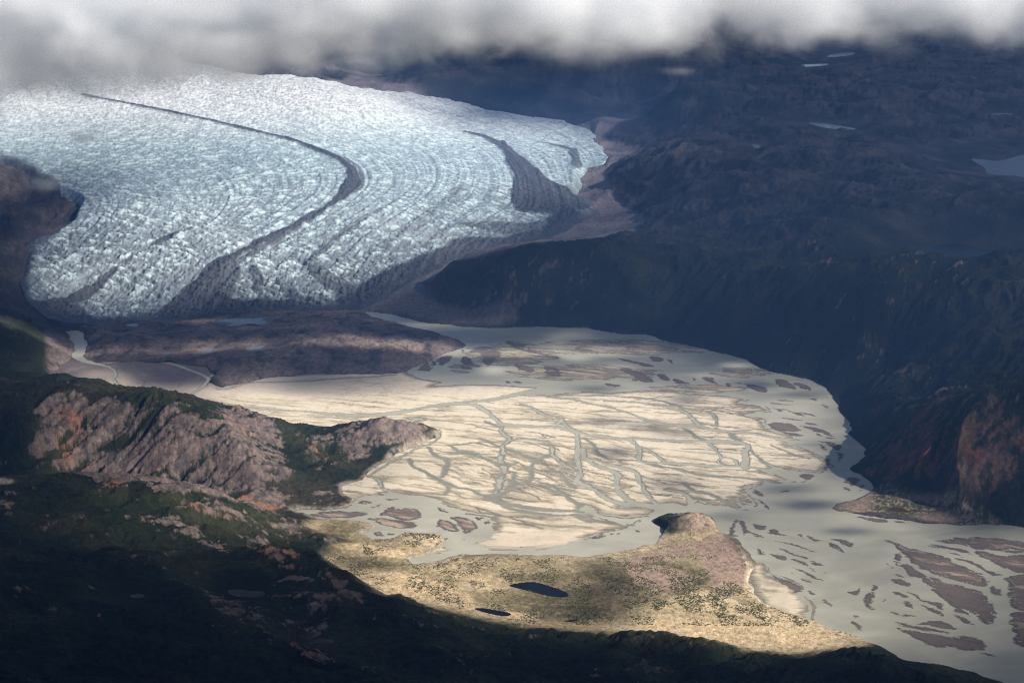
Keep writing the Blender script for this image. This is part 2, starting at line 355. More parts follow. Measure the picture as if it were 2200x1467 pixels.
# water channels: (points, half-open widths in metres, depth)  depth > 0 water, 0 damp silt
CH_W = [
 ([(1168,836),(1130,842),(1100,850),(1050,860),(1000,864),(950,869),(900,878),(860,886),(800,892),(750,892),(700,888)], 34, 1),
 ([(760,893),(700,887),(640,884),(560,880),(480,868),(430,858)], 16, 1),
 ([(985,867),(1020,872),(1040,880),(1055,892),(1068,902),(1082,911),(1110,914),(1150,916),(1200,918),(1235,928),(1260,934),(1300,938),(1350,942),(1400,944),(1460,947),(1530,948),(1590,950)], 27, 1),
 ([(1082,911),(1078,925),(1085,936),(1093,945),(1080,960),(1083,975),(1076,990),(1080,1000),(1083,1015),(1078,1028),(1070,1045),(1064,1060)], 26, .35),
 ([(1064,1060),(1072,1075),(1090,1084),(1150,1094),(1230,1097),(1262,1098)], 26, 0),
 ([(1093,945),(1130,943),(1165,947),(1178,952),(1185,965),(1187,978),(1195,985),(1215,1000),(1237,1012)], 16, .4),
 ([(1240,932),(1240,950),(1240,965),(1243,980),(1245,1000),(1247,1017),(1240,1030),(1255,1042),(1280,1055),(1310,1073),(1345,1082),(1372,1087)], 20, .8),
 ([(1250,965),(1260,985),(1275,998),(1300,1006),(1320,1015),(1328,1025),(1322,1040),(1330,1055),(1345,1072),(1365,1082),(1400,1088)], 21, 1),
 ([(1252,940),(1275,955),(1282,968),(1297,982),(1330,988),(1380,992),(1400,1000),(1450,1005),(1500,1020),(1550,1022),(1620,1030),(1650,1034)], 14, .2),
 ([(1265,985),(1300,996),(1335,1003),(1360,1012),(1372,1025),(1378,1040),(1385,1055),(1400,1072),(1412,1082)], 19, .8),
 ([(1115,868),(1145,877),(1160,886),(1175,893),(1195,898),(1210,908),(1225,920),(1240,929)], 15, .5),
 ([(1205,900),(1196,912)], 12, .7),
 ([(1180,855),(1230,858),(1260,867),(1290,872),(1320,878),(1345,885),(1370,895),(1400,908),(1440,912),(1500,914),(1530,922),(1580,928),(1640,936),(1710,950)], 18, .8),
 ([(1200,850),(1280,850),(1330,852),(1400,858),(1440,868),(1470,878),(1500,882),(1528,886),(1538,903),(1540,915)], 15, .3),
 ([(1300,861),(1360,865),(1410,872),(1450,878),(1475,888),(1490,905),(1512,920)], 16, .6),
 ([(1350,943),(1365,955),(1375,970),(1372,985),(1380,994),(1450,995),(1530,1000),(1600,1003),(1640,1008)], 17, .9),
 ([(1375,960),(1400,970),(1420,985),(1435,996)], 10, .6),
 ([(1468,920),(1485,930),(1500,940),(1520,948)], 12, .1), ([(1520,950),(1535,965),(1548,982),(1562,984),(1580,990),(1586,1003)], 10, .7),
 ([(1548,984),(1545,992),(1560,997),(1580,1000)], 8, .5),
 ([(1588,950),(1606,958),(1600,970),(1602,985),(1600,1006)], 26, 1), ([(1570,932),(1588,948)], 18, .2),
 ([(1612,966),(1630,985),(1650,1000),(1668,1005)], 13, .3), ([(1655,955),(1700,975),(1740,985)], 10, 0),
 ([(1428,1050),(1460,1056),(1480,1068),(1486,1086)], 18, .6), ([(1470,1040),(1490,1055),(1530,1062),(1560,1078),(1600,1092)], 16, .3),
 ([(880,985),(885,1002),(905,1012),(930,1025),(960,1038),(985,1047),(1010,1050),(1035,1063),(1064,1066)], 15, .15),
 ([(1045,1068),(1075,1082),(1100,1095),(1150,1103),(1200,1106),(1240,1107),(1265,1120)], 26, 0),
 ([(918,960),(930,975),(955,985),(962,997),(955,1013),(948,1024)], 20, .1), ([(968,957),(985,968),(1010,972),(1040,985),(1060,995),(1078,1008)], 11, .15),
 ([(943,925),(946,938),(930,950),(900,962),(860,982),(815,1007),(797,1022)], 8, .5), ([(797,1022),(812,1030),(820,1046),(838,1056),(860,1062)], 14, .4),
 ([(1187,974),(1165,985),(1150,990),(1143,1005),(1140,1028)], 15, .15), ([(1080,965),(1110,972),(1130,980),(1150,988)], 11, .2),
 ([(1180,1010),(1200,1018),(1220,1035),(1237,1047)], 20, .1), ([(1170,1040),(1195,1052),(1215,1068),(1235,1080),(1255,1092),(1280,1106)], 18, .3),
 ([(1140,1030),(1120,1040),(1095,1052),(1075,1062)], 16, .1), ([(1108,1018),(1100,1036),(1086,1048)], 14, .1),
 ([(1040,905),(1060,912),(1078,918)], 14, .05), ([(1013,952),(1040,955),(1070,960)], 9, 0), ([(1030,942),(1050,950),(1075,958)], 12, 0),
 ([(1075,1000),(1040,985),(1000,975)], 9, 0), ([(1088,1000),(1100,996),(1112,992)], 8, 0), ([(958,1038),(962,1050),(955,1062)], 8, 0),
 ([(138,705),(165,716),(178,728),(170,740),(165,755),(172,770),(200,780),(235,788)], 40, 1), ([(235,788),(248,800),(243,815),(252,826),(255,842)], 15, 1),
 ([(210,782),(300,775),(370,782),(410,795),(440,808),(448,815),(435,830),(405,850),(390,862)], 17, 1), ([(300,815),(310,820),(303,832),(310,840)], 9, 0),
 ([(392,815),(380,830)], 6, 0), ([(470,826),(560,822),(660,818),(760,812),(850,806)], 10, 0),
]
# ------------------------------------------------------------------ shape of the land: height samples (pixel u, v, height m)
HP = """
-80,860,330 0,862,330 60,853,345 135,846,360 200,866,330 250,862,335 290,893,300 345,868,345 400,895,310 450,932,260 500,958,220 560,1000,140 600,1050,70 628,1090,12
120,950,210 200,950,190 300,960,190 400,975,190 480,1000,150 540,1040,90 60,960,220 150,1032,75 300,1042,70 420,1058,60 520,1085,40 0,1030,110
500,888,190 560,900,160 600,905,125 600,960,90 610,1000,60 640,1060,30 540,950,150
-50,800,210 0,805,210 130,811,215 200,825,205 250,838,190 340,848,170 420,865,135 640,905,70 700,906,62
60,835,215 200,850,215 300,862,225 420,885,190
660,940,55 660,1000,35 700,950,40 720,1010,18 680,1060,14 760,1000,8 650,1090,8
780,894,110 840,883,165 880,890,140 910,902,90 935,918,30 760,930,90 800,950,45 880,940,50 840,920,110 740,905,85
-60,1050,430 0,1042,420 100,1036,400 200,1039,375 300,1046,345 400,1058,300 460,1075,250 520,1100,190 580,1120,110 620,1140,60
0,1100,430 100,1110,410 200,1120,380 300,1135,320 400,1150,260 500,1165,190 580,1180,110 640,1175,40 700,1140,18 700,1165,15 760,1135,14 760,1175,12 830,1175,10 900,1165,10
700,1195,15 780,1200,15 850,1215,12 0,1180,470 200,1190,380 350,1200,300 480,1205,230 560,1208,170
-100,1300,760 0,1260,650 150,1232,560 300,1222,480 420,1225,420 540,1210,340 600,1192,300 640,1189,280 700,1212,240 760,1243,220 800,1262,205 850,1303,215 900,1345,235 960,1400,265 1020,1467,300 1070,1530,330
300,1300,520 500,1300,420 650,1280,330 200,1400,640 500,1400,500 750,1400,330 0,1467,760 400,1467,600 800,1467,380
0,1700,950 500,1700,780 1000,1700,520 1500,1700,330 2200,1700,260 2200,2200,500 1100,2200,800 0,2200,1100 -300,1500,900 -300,1100,450 -300,950,380
830,1285,22 900,1300,25 1000,1320,22 1150,1335,20 1300,1350,20 1400,1362,22 1600,1392,20 1740,1402,18 1830,1380,16
900,1340,70 1000,1360,60 1200,1390,60 1400,1420,65 1600,1435,60 1200,1467,160 1400,1467,130 1600,1467,100 1800,1420,55 1868,1384,38 1800,1467,110 2000,1440,35 2100,1462,32 2000,1500,90 2200,1510,60 2350,1560,60
880,1240,14 1000,1210,16 1100,1205,14 1200,1210,16 1000,1260,18 1100,1240,10 1200,1290,8 1100,1300,9 1300,1240,16 1400,1200,14 1350,1300,20 1500,1170,14 1550,1200,14 1590,1230,13 1500,1250,14 1600,1290,13 1500,1320,16 1700,1350,14 1270,1200,10
1395,1123,6 1415,1114,24 1450,1103,33 1480,1099,36 1515,1103,32 1538,1118,20 1440,1130,18 1500,1132,18 1480,1140,12
780,668,8 850,640,25 900,605,60 930,585,110 960,572,160 1000,563,240 1060,548,300 1150,532,365 1230,526,390 1300,540,370 1380,536,340 1450,560,330 1050,620,170 1150,620,220 1300,630,220 1000,680,25 1150,690,25 1300,700,25 1400,650,150 1000,620,130 900,670,22
1500,600,260 1500,680,110 1600,700,140 1600,640,260 1550,740,22 1650,780,30 1750,800,40 1700,720,150
1400,505,170 1500,510,230 1600,540,330 1680,528,400 1740,530,430 1790,560,380 1650,600,330 1800,605,430 1880,575,490 1950,555,520 2050,552,530 2200,560,540 2350,560,540
1750,650,330 1850,700,300 2000,640,420 2100,660,430 2000,700,330 2200,650,450 1900,760,150 2000,770,200 2100,780,250 2200,790,290 1850,800,70 1800,830,15 1900,840,90 2000,830,150 2100,830,230 2170,846,270
2060,885,340 2080,872,375 2120,858,420 2160,852,440 2200,848,450 2350,840,460 1980,890,190 1900,890,90 1850,900,30 1860,940,18 1920,940,110 2000,950,230 2100,940,330 2200,940,350
1900,1000,70 1980,1010,140 2060,1010,170 2150,1010,220 2200,1020,220 1880,1030,18 1930,1050,24 2000,1065,26 2080,1070,30 2160,1080,30 2200,1090,30 2350,1100,40 2050,1100,10 1900,1085,8
1960,535,400 2050,540,390 2150,540,390 1900,530,450 1850,490,520 1950,450,560 2100,470,560 2200,500,520 2060,430,540 1700,480,420
1400,470,150 1390,500,130 1300,510,120 1380,430,135 1310,400,125 1290,370,140 1380,325,150 1360,270,170 1360,240,175 1250,232,185 1150,228,190
1330,380,230 1400,380,290 1400,350,330 1450,315,390 1550,305,430 1650,312,440 1750,320,450 1900,318,470 2020,332,480 2085,365,430 1500,400,330 1600,430,350 1800,430,430 1500,460,250 1600,480,300
2100,345,390 2150,360,380 2200,345,380 2200,400,450 2110,428,470 1790,272,430 1700,275,400 1500,270,300 1420,280,220 1500,230,450 1600,220,500 1800,225,520 1930,215,560 2100,250,470 2200,300,420 2200,220,520
1400,205,520 1300,195,540 1200,180,560 1100,165,560 1000,160,520 930,190,330 950,170,400 880,160,420 1100,210,300 1250,215,340
800,140,560 1000,125,620 1300,130,640 1600,135,620 1800,125,560 2000,130,620 2200,100,640 1800,160,540 1000,60,700 1800,60,700 2300,60,700 500,60,1100 -200,60,1200 1100,-20,700 0,-20,1200 2300,-20,700
200,700,45 350,705,50 500,735,55 620,700,70 700,690,80 780,700,60 860,725,50 940,728,30 600,770,50 700,770,55 480,800,22 850,780,30 400,745,35 250,745,35 480,700,38 560,820,3 300,690,32
120,690,60 60,675,140 0,660,200 -80,650,250 60,740,140 0,760,170 110,770,60 20,700,200 0,600,180 40,560,170 0,500,260 -80,450,330 60,430,330 0,400,400 160,420,290 20,640,180
700,150,640 900,130,560
"""
pts = np.array([[float(q) for q in t.split(',')] for t in HP.split()])
vx, vy = zip(*VAL)
x0, y0 = pix(pts[:, 0], pts[:, 1], pts[:, 2]); zz = pts[:, 2]
bs = np.arange(0, len(VAL), 2)
bx, by = pix(np.array(vx)[bs], np.array(vy)[bs], 0)
HX = np.concatenate([x0, bx]); HY = np.concatenate([y0, by]); HZ = np.concatenate([zz, np.full(len(bx), 2.0)])
k = np.ones(len(HX), bool)
for i in range(len(HX)):                     # drop near-duplicates
    if k[i]:
        d = np.hypot(HX[i+1:]/HY[i+1:]-HX[i]/HY[i], np.log(HY[i+1:]/HY[i])); k[i+1:] &= d > 0.006
land_rbf = RBF(HX[k], HY[k], HZ[k], c=0.02, lam=2e-3)
VALw = np.stack(pix(*np.array(VAL, float).T), 1)
log('rbf', k.sum())

# ice surface
GP = """
300,690,22 180,640,45 420,640,50 520,640,50 700,650,40 820,620,55 880,580,80 960,545,105 1100,505,125 1180,440,165 1230,410,150 1300,345,165 1270,280,190
90,600,150 40,520,220 0,470,300 100,470,300 300,560,170 500,560,165 700,540,170 850,520,185 1000,470,210 300,450,350 500,420,380 700,400,390 900,400,330 1050,400,250
150,350,490 400,340,500 700,320,520 900,320,410 1100,320,275 0,380,430 0,300,600 300,270,640 600,250,660 900,250,480 1100,265,300 1200,280,222 1090,245,300 1200,258,215
0,240,720 400,200,760 600,190,780 800,210,690 900,215,500 600,150,860 500,150,880 720,160,780 300,150,900 0,180,860 300,100,1050 700,110,950 -200,300,640 -200,150,950 0,60,1200 600,60,1150 -300,-20,1500 700,-20,1500
"""
gp = np.array([[float(q) for q in t.split(',')] for t in GP.split()])
gx, gy = pix(gp[:, 0], gp[:, 1], gp[:, 2])
ice_rbf = RBF(gx, gy, gp[:, 2], c=0.05, lam=1e-3)
GL = [(150,690),(230,697),(350,692),(420,690),(500,683),(600,668),(700,665),(780,662),(830,640),(870,610),(920,585),(975,560),(1040,545),(1120,530),(1190,505),(1235,480),(1275,452),
 (1262,420),(1235,408),(1250,370),(1295,352),(1306,335),(1303,315),(1270,290),(1262,272),(1190,257),(1100,247),(1040,232),(960,210),(880,200),(800,178),(720,160),(640,150),(560,148),
 (400,120),(300,60),(-100,20),(-420,20),(-420,460),(-150,440),(0,350),(60,370),(110,400),(165,430),(160,460),(120,485),(70,505),(55,550),(40,600),(60,650),(100,680)]

# ------------------------------------------------------------------ land grid
def make_grid(v0, v1, dv, xn, dx):
    rows = np.arange(v1, v0, -dv); Y = yrow(rows); c = np.arange(-xn, xn+dx, dx)
    return (c[None, :]*Y[:, None]).astype(f32), np.repeat(Y[:, None], len(c), 1).astype(f32)
GXg, GYg = make_grid(-100, 2250, 1.75/Q, 0.58, 0.00078/Q)
NR, NC = GXg.shape
log('land grid', GXg.shape)
base = coarse(land_rbf, GXg, GYg, 5)
dval = half(lambda X, Y: sdf(X+12*perlin(X/60, Y/60, 3)+22*perlin(X/170, Y/170, 5), Y+12*perlin(X/60, Y/60, 4)+22*perlin(X/170, Y/170, 6), VALw), GXg, GYg)   # + inside the valley floor
log('valley sdf')
uu, vv = proj(GXg, GYg, np.maximum(base, 0))
def ell(u, v, ru, rv, soft=0.5, ang=0):
    c, s = math.cos(R(ang)), math.sin(R(ang)); du = uu-u; dv_ = vv-v
    q = np.sqrt(((du*c+dv_*s)/ru)**2+((-du*s+dv_*c)/rv)**2)
    return 1-sstep(1-soft, 1+soft, q)
def pmask(poly, soft):
    """soft mask of an outline traced on the terrain"""
    return sstep(-soft, soft, coarse(lambda a, b: sdf(a, b, poly, 200), uu, vv, 3))
# hilliness: where relief is rough rock
flat = np.zeros_like(base)
terr = pmask([(690,1200),(760,1165),(650,1140),(700,1100),(960,1120),(1000,1195),(1262,1190),(1390,1150),(1545,1130),(1650,1250),(1900,1360),(1860,1395),(1700,1412),(1400,1370),(1150,1345),(830,1290),(700,1215)], 14)
mor = pmask([(100,700),(150,680),(300,690),(600,665),(790,662),(1010,742),(870,805),(480,835),(440,790),(180,775),(100,800)], 10)
forel = pmask([(-300,330),(60,350),(170,420),(160,470),(60,560),(100,660),(180,705),(130,720),(60,700),(-60,690),(-300,600)], 12)
fore = pmask([(880,140),(700,150),(860,180),(1050,225),(1250,232),(1360,238),(1365,255),(1290,300),(1385,325),(1290,375),(1330,430),(1392,485),(1370,505),(1280,525),(1100,535),(960,570),(910,600),(920,640),(1000,695),(800,670),(700,640),(1000,400),(700,180)], 6)
bench = pmask([(1780,1090),(1880,1050),(1900,1040),(2000,1058),(2120,1068),(2250,1090),(2250,1140),(1900,1120)], 8)
knl = pmask([(1392,1123),(1420,1105),(1450,1092),(1520,1092),(1545,1120),(1530,1142),(1440,1146)], 5)
flat = np.clip(np.maximum.reduce([terr, bench])-knl, 0, 1)
rough = (1-flat)*(1-0.75*mor)*(1-0.85*fore)
shore = sstep(0, 1, -dval/260)                 # relief dies out towards the valley floor
nearf = 1-sstep(9000, 22000, GYg)
# rib pattern of the rock faces: gullies running down to the left
wx = GXg+60*perlin(GXg/260, GYg/260, 11); wy = GYg+60*perlin(GXg/260, GYg/260, 12)
rx, ry = rot(wx, wy, 40, 3.2, 1.0)
ribs = ridged(rx, ry, 150, 5, 21, .6)
rid = ridged(GXg+90*perlin(GXg/500, GYg/500, 13), GYg+90*perlin(GXg/500, GYg/500, 14), 620, 6, 31, 0.5)
big = fbm(GXg, GYg, 1500, 3, 41)
fine = fbm(GXg, GYg, 42, 4, 51, 0.6)
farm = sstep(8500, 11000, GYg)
dist_amp = 1+1.8*farm+.9*sstep(0, 1200, GXg)*sstep(5600, 7000, GYg)*(1-farm)
H = base+rough*shore*(42*ribs*(1-0.5*farm)+34*(rid-0.15)*dist_amp+farm*40*big)+rough*sstep(0, 60, -dval)*(6.5*fine+9*ridged(rx, ry, 66, 3, 27, .6)*(1-farm)+16*farm*ridged(wx, wy, 210, 4, 28, .55))
H = H+mor*sstep(0, 120, -dval)*(17*ridged(GXg, GYg, 240, 5, 61, .6)+4*fine)+fore*(14*ridged(GXg, GYg, 420, 4, 63)+4*fine)
dune = fbm(rot(GXg, GYg, 15, 2.2, 1)[0], rot(GXg, GYg, 15, 2.2, 1)[1], 150, 4, 71)
H = H+flat*sstep(0, 60, -dval)*(4.0*dune+1.0*fine)
H = H+knl*(4*ribs+4*ridged(rx, ry, 50, 3, 29)+3*fine)
# banks: the land meets the valley floor along the traced shore
t = np.clip(-dval, 0, None)
cap = 3+t*(0.55+0.4*(1-flat))                    # nothing steeper than this above the shore
H = np.minimum(H, cap)
H = np.maximum(H, np.where(flat > 0.5, 2.5, 3.0))
H = np.where(dval > 0, -0.12*dval-0.5, np.minimum(H, -0.02*0+t*1.2+0.3))
log('heights')

ibl = coarse(ice_rbf, GXg, GYg, 5); iu_, iv_ = proj(GXg, GYg, ibl)
gdl = coarse(lambda a, b: sdf(a, b, GL, 600), iu_, iv_, 3)
H = np.where(gdl > -3, np.minimum(H, ibl-8-np.clip(gdl, 0, 10)*2), H)
kk = lerp(5.0, 1.6, sstep(330, 500, iv_))
H = np.where((gdl > -60) & (gdl <= -3), np.minimum(H, np.maximum(ibl+(-3-gdl)*kk-8, 25)), H)
# lakes: traced outline, own level
LAKES = [
 ('moraine_lake','grey',[(470,687),(500,683),(545,682),(574,680),(560,686),(575,690),(560,696),(540,693),(520,695),(490,699),(500,692),(480,690)],'pale grey branching lake in front of the dark glacier snout','lake'),
 ('pond','grey',[(433,754),(455,749),(458,755),(440,757)],'small pale pond on the brown moraine ground, above the sharp river bend','pond'),
 ('pond','grey',[(352,757),(363,756),(366,760),(355,761)],'tiny pale pond on the moraine ground above the curved left stream','pond'),
 ('pond','grey',[(530,750),(560,742),(566,746),(540,753)],'small bluish pond on the middle of the brown moraine ground','pond'),
 ('pond','grey',[(268,694),(290,692),(298,697),(280,698)],'thin pale meltwater pond at the foot of the bright ice tongue','pond'),
 ('ice_pool','grey',[(1148,508),(1180,500),(1210,497),(1200,503),(1170,509)],'bright thin meltwater pool on the dark debris beside the glacier','pond'),
 ('ice_pool','grey',[(1070,487),(1100,481),(1140,483),(1110,487)],'bright sliver of meltwater on the dark debris, nearest the white ice','pond'),
 ('lake','grey',[(1735,264),(1770,266),(1810,271),(1840,278),(1800,278),(1765,273)],'bright narrow lake among the dark blue hills','lake'),
 ('lake','grey',[(1616,311),(1628,310),(1634,316),(1624,318)],'tiny bright tarn on the dark dome hill','lake'),
 ('lake','grey',[(1775,122),(1800,115),(1835,113),(1832,118),(1800,122)],'pale far lake just under the cloud on the right','lake'),
 ('lake','grey',[(1722,140),(1750,138),(1782,138),(1765,142),(1730,144)],'thin pale far lake below the one under the cloud','lake'),
 ('lake','mid',[(2085,342),(2120,344),(2150,346),(2185,336),(2230,330),(2230,382),(2180,378),(2125,374),(2115,360)],'large grey lake at the right edge between dark headlands','lake'),
 ('lake','grey',[(2090,423),(2110,419),(2125,424),(2140,432),(2125,436),(2105,432)],'small bright lake below the large lake near the right edge','lake'),
 ('lake','grey',[(2105,246),(2150,243),(2180,246),(2140,249)],'faint thin far lake near the right edge of the plateau','lake'),
 ('lake','dark',[(1302,248),(1325,240),(1355,243),(1370,253),(1340,256)],'dark lake at the right end of the strip beyond the glacier','lake'),
 ('lake','dark',[(808,155),(840,152),(880,156),(870,170),(845,168)],'dark far lake just below the cloud above the glacier','lake'),
 ('lake','dark',[(1950,545),(1990,532),(2040,523),(2080,527),(2120,537),(2200,535),(2250,540),(2250,556),(2150,553),(2050,551)],'long dark lake behind the rocky crest at the right','lake'),
 ('lake','dark',[(1092,1257),(1120,1251),(1150,1250),(1180,1258),(1216,1271),(1218,1281),(1180,1281),(1150,1276),(1120,1268)],'dark blue lake on the sunlit terrace','lake'),
 ('pond','dark',[(1018,1307),(1040,1306),(1080,1312),(1098,1318),(1085,1323),(1055,1318)],'long narrow black pond on the lower edge of the terrace','pond'),
 ('pond','dark',[(1212,1333),(1230,1330),(1245,1330),(1225,1335)],'tiny black pond at the foot of the dark green slope','pond'),
 ('pond','brown',[(1908,1093),(1925,1088),(1945,1093),(1952,1098),(1935,1099),(1915,1097)],'oval brown pond on the bench beside the right spit','pond'),
 ('pond','dark',[(488,1270),(505,1265),(535,1268),(565,1270),(568,1278),(545,1283),(505,1280)],'dark blue pond on the shaded foreground hill','pond'),
 ('pond','dark',[(280,1278),(298,1275),(312,1279),(300,1284),(284,1283)],'small pond on the shaded foreground hill, further left','pond'),
 ('pond','dark',[(670,1375),(690,1370),(715,1373),(712,1380),(680,1381)],'dim blue pond low on the shaded foreground hill','pond')]
M_mid = water_mat('mid_grey_water', (0.05, 0.06, 0.075), rough=0.25, ripple=0.1, spec=.12)
M_brown = water_mat('brown_pond_water', (0.06, 0.032, 0.025), rough=0.2, ripple=0.1)
lake_sheets = []
for nm, kd, poly, lab, cat in LAKES:
    cu = np.mean([p[0] for p in poly]); cv = np.mean([p[1] for p in poly])
    h = 0.0
    for it in range(12):
        X_, Y_ = pix(cu, cv, h); h = 0.5*h+0.5*float(land_rbf(np.array([X_]), np.array([Y_]))[0])
    wv = np.stack(pix(*np.array(poly, float).T, h), 1)
    s = sdf(GXg, GYg, catmull(wv, 3), 1500)
    near = (s > -1400)
    if not near.any(): continue
    hz = np.percentile(H[s > -60], 20) if (s > -60).any() else h
    hz = 0.6*h+0.4*hz if kd != 'x' else h
    hz = min(hz, h)
    L = math.sqrt((wv[:, 0].max()-wv[:, 0].min())*(wv[:, 1].max()-wv[:, 1].min()))
    band = 1.0*L+150
    w = sstep(-band, 0, s)
    H = np.where(near, lerp(H, np.where(s > 0, hz-0.06*s-0.3, hz+0.3+(-s)*0.035), np.maximum(w, (s > 0)*1.0)), H)
    lake_sheets.append((nm, kd, wv, hz, lab, cat, L))
log('lakes')

# ------------------------------------------------------------------ land colours (albedo, with shade put into the right hills)
gy_, gx_ = np.gradient(H)
dyv = np.gradient(GYg[:, 0])[:, None]; dxv = (GXg[:, 1]-GXg[:, 0])[:, None]
sx = gx_/dxv; sy = gy_/dyv-sx*(GXg/GYg)
slope = np.sqrt(sx*sx+sy*sy)
uu, vv = proj(GXg, GYg, H)
def C(r, g, b): return np.array([r, g, b], f32)
def mix(A, B, t): return A+(B-A)*t[..., None]
n1 = fbm(GXg, GYg, 300, 5, 81); n2 = fbm(GXg, GYg, 60, 4, 91, 0.6); n3 = fbm(GXg, GYg, 26, 3, 95, 0.7)
streak = fbm(rx, ry, 55, 4, 97, 0.6)
green = C(.019, .026, .013); olive = C(.042, .045, .021); tund = C(.050, .043, .028)
alb = np.broadcast_to(green, base.shape+(3,)).copy()
alb = mix(alb, olive, sstep(-.1, .35, n1)); alb = mix(alb, tund, sstep(.1, .5, fbm(GXg, GYg, 900, 4, 101))*0.8)
rockpaint = np.zeros_like(H)
for e in [(135,880,60,38,-10,.9),(110,930,30,70,35,.8),(250,900,70,45,10,.9),(180,960,50,70,35,.75),(240,1000,90,45,0,.8),(330,990,70,60,30,.75),(420,980,60,90,30,.9),(470,1010,90,70,20,.9),
          (430,930,120,40,25,.7),(540,930,80,60,40,.95),(580,1000,45,80,-10,.9),(560,1060,70,35,20,.8),(700,950,40,55,30,.55),(770,940,60,55,30,.8),(840,920,95,50,8,1.0),
          (500,1100,140,22,12,.5),(600,1130,80,25,15,.5),(350,1120,130,14,14,.45),(420,1145,90,14,30,.6),(560,1170,70,16,30,.55),(720,1170,22,40,-10,.5),(695,1075,35,25,20,.7),
          (60,1110,70,45,30,.35),(650,1300,60,120,-25,.55),(520,1310,90,30,25,.5),(740,1260,60,18,35,.6),(300,1260,200,60,0,.12),
          (2100,960,150,110,-20,.7),(1960,960,90,60,-25,.6),(1960,860,140,16,-12,.5),(2060,1080,100,12,5,.0),(1880,1015,60,14,10,.6),(1980,800,30,25,0,.3),
          (1180,620,160,70,-10,.15),(1050,660,120,35,-10,.35),(2000,620,220,60,0,.1),(1740,545,70,35,15,.35),(1950,560,180,22,0,.3),(1480,1115,62,26,5,.95)]:
    rockpaint = np.maximum(rockpaint, ell(e[0], e[1], e[2], e[3], .5, e[4])*e[5])
rk = sstep(0.52, 0.64, 0.50*rockpaint+0.10*sstep(.35, .9, slope)+0.34*ribs*(1-flat)+0.34*streak+0.24*n2+0.24*n3+0.16*rid*(1-flat)-0.02)
rk = np.maximum(rk, sstep(.48, .62, 0.28*rid+0.25*n1+0.2*n3+0.2)*(1-flat)*0.75)
rock = C(.20, .152, .132); rocko = C(.32, .15, .09); rockd = C(.09, .078, .078)
rc = mix(np.broadcast_to(rock, alb.shape), rockd, sstep(-.1, .4, fbm(rx, ry, 30, 3, 111))*0.85)
rc = mix(rc, rocko, sstep(.1, .45, fbm(GXg, GYg, 330, 3, 121))*0.75)
rc = rc*(0.75+0.5*sstep(-.4, .5, n3))[..., None]
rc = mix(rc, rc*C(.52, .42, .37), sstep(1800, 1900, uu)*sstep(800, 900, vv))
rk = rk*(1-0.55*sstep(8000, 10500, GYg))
alb = mix(alb, rc, rk*(1-mor)*(1-fore)*(1-flat))
shade_r = sstep(0, 1200, GXg+600)*sstep(5600, 7000, GYg)*(1-terr)*(1-bench)*(1-knl)
alb = alb*(1-.38*shade_r)[..., None]  # shade of the right-bank hills put into their colour
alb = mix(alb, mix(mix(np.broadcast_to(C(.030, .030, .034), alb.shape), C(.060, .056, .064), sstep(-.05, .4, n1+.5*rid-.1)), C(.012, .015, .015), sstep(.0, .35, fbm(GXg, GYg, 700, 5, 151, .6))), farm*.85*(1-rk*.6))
# brown and violet moraine ground, grey-mauve foreland
mc = mix(mix(np.broadcast_to(C(.17, .135, .125), alb.shape), C(.25, .19, .165), sstep(-.2, .4, n1+.5*n2)), C(.075, .068, .072), sstep(-.05, .35, fbm(GXg, GYg, 110, 5, 131, .6)))
alb = mix(alb, mc, mor)
alb = mix(alb, mix(np.broadcast_to(C(.055, .05, .052), alb.shape), C(.10, .085, .08), sstep(-.1, .4, n1+.6*n2)), forel)
fc = mix(np.broadcast_to(C(.23, .195, .19), alb.shape), C(.14, .125, .13), sstep(-.2, .4, n1+.4*n2))
alb = mix(alb, fc, fore)
# slope foot of the dark middle hill: bare scree
sc = pmask([(800,668),(870,635),(920,610),(930,650),(1010,665),(1090,640),(1120,690),(1050,703),(900,690)], 10)
alb = mix(alb, C(.14, .115, .11)*(1+0.3*n2[..., None]), sc*0.8)
# terrace: pale sand with scrub, bare flats
sand = C(.54, .42, .27); straw = C(.43, .335, .20); bare = C(.30, .215, .165); scrub = C(.075, .08, .04)
tcx = mix(mix(np.broadcast_to(straw, alb.shape), sand, sstep(-.25, .35, n1+.5*dune)), scrub, sstep(.12, .36, n3*.7+n2*.5+.25*dune+.08*n1)*0.75)
for e in [(1050,1205,190,14,2,.4),(1140,1230,260,20,-3,.55),(1100,1300,150,26,8,.8),(1200,1270,110,28,5,.75),(1330,1240,90,30,20,.75),(1260,1320,120,24,5,.9),(1500,1215,60,40,30,.7),(1420,1270,130,22,-15,.75),(830,1165,70,14,10,.4),
          (800,1210,90,16,5,.9),(1440,1165,30,8,-20,.5),(740,1135,50,20,0,.95),(700,1170,70,25,0,.9),(1560,1275,80,8,20,.5),(840,1150,60,12,-8,.6)]:
    mk = ell(e[0], e[1], e[2], e[3], .5, e[4])*e[5]*.72
    tcx = mix(tcx, mix(np.broadcast_to(scrub*0.8, alb.shape), straw*0.7, sstep(.05, .4, n3+.6*n2)), mk*sstep(-.5, .1, n2+.4*n1+.3))
for e in [(1235,1292,130,34,4,1),(1330,1238,80,20,15,.9),(1440,1222,90,18,15,.9),(1180,1240,120,10,-2,.7)]:
    tcx = mix(tcx, mix(np.broadcast_to(C(.065, .058, .032), alb.shape), C(.15, .12, .07), sstep(-.1, .45, n3+.5*n2)), ell(e[0], e[1], e[2], e[3], .6, e[4])*e[5]*sstep(-.6, .0, n2+.5*n1+.2)*.85)
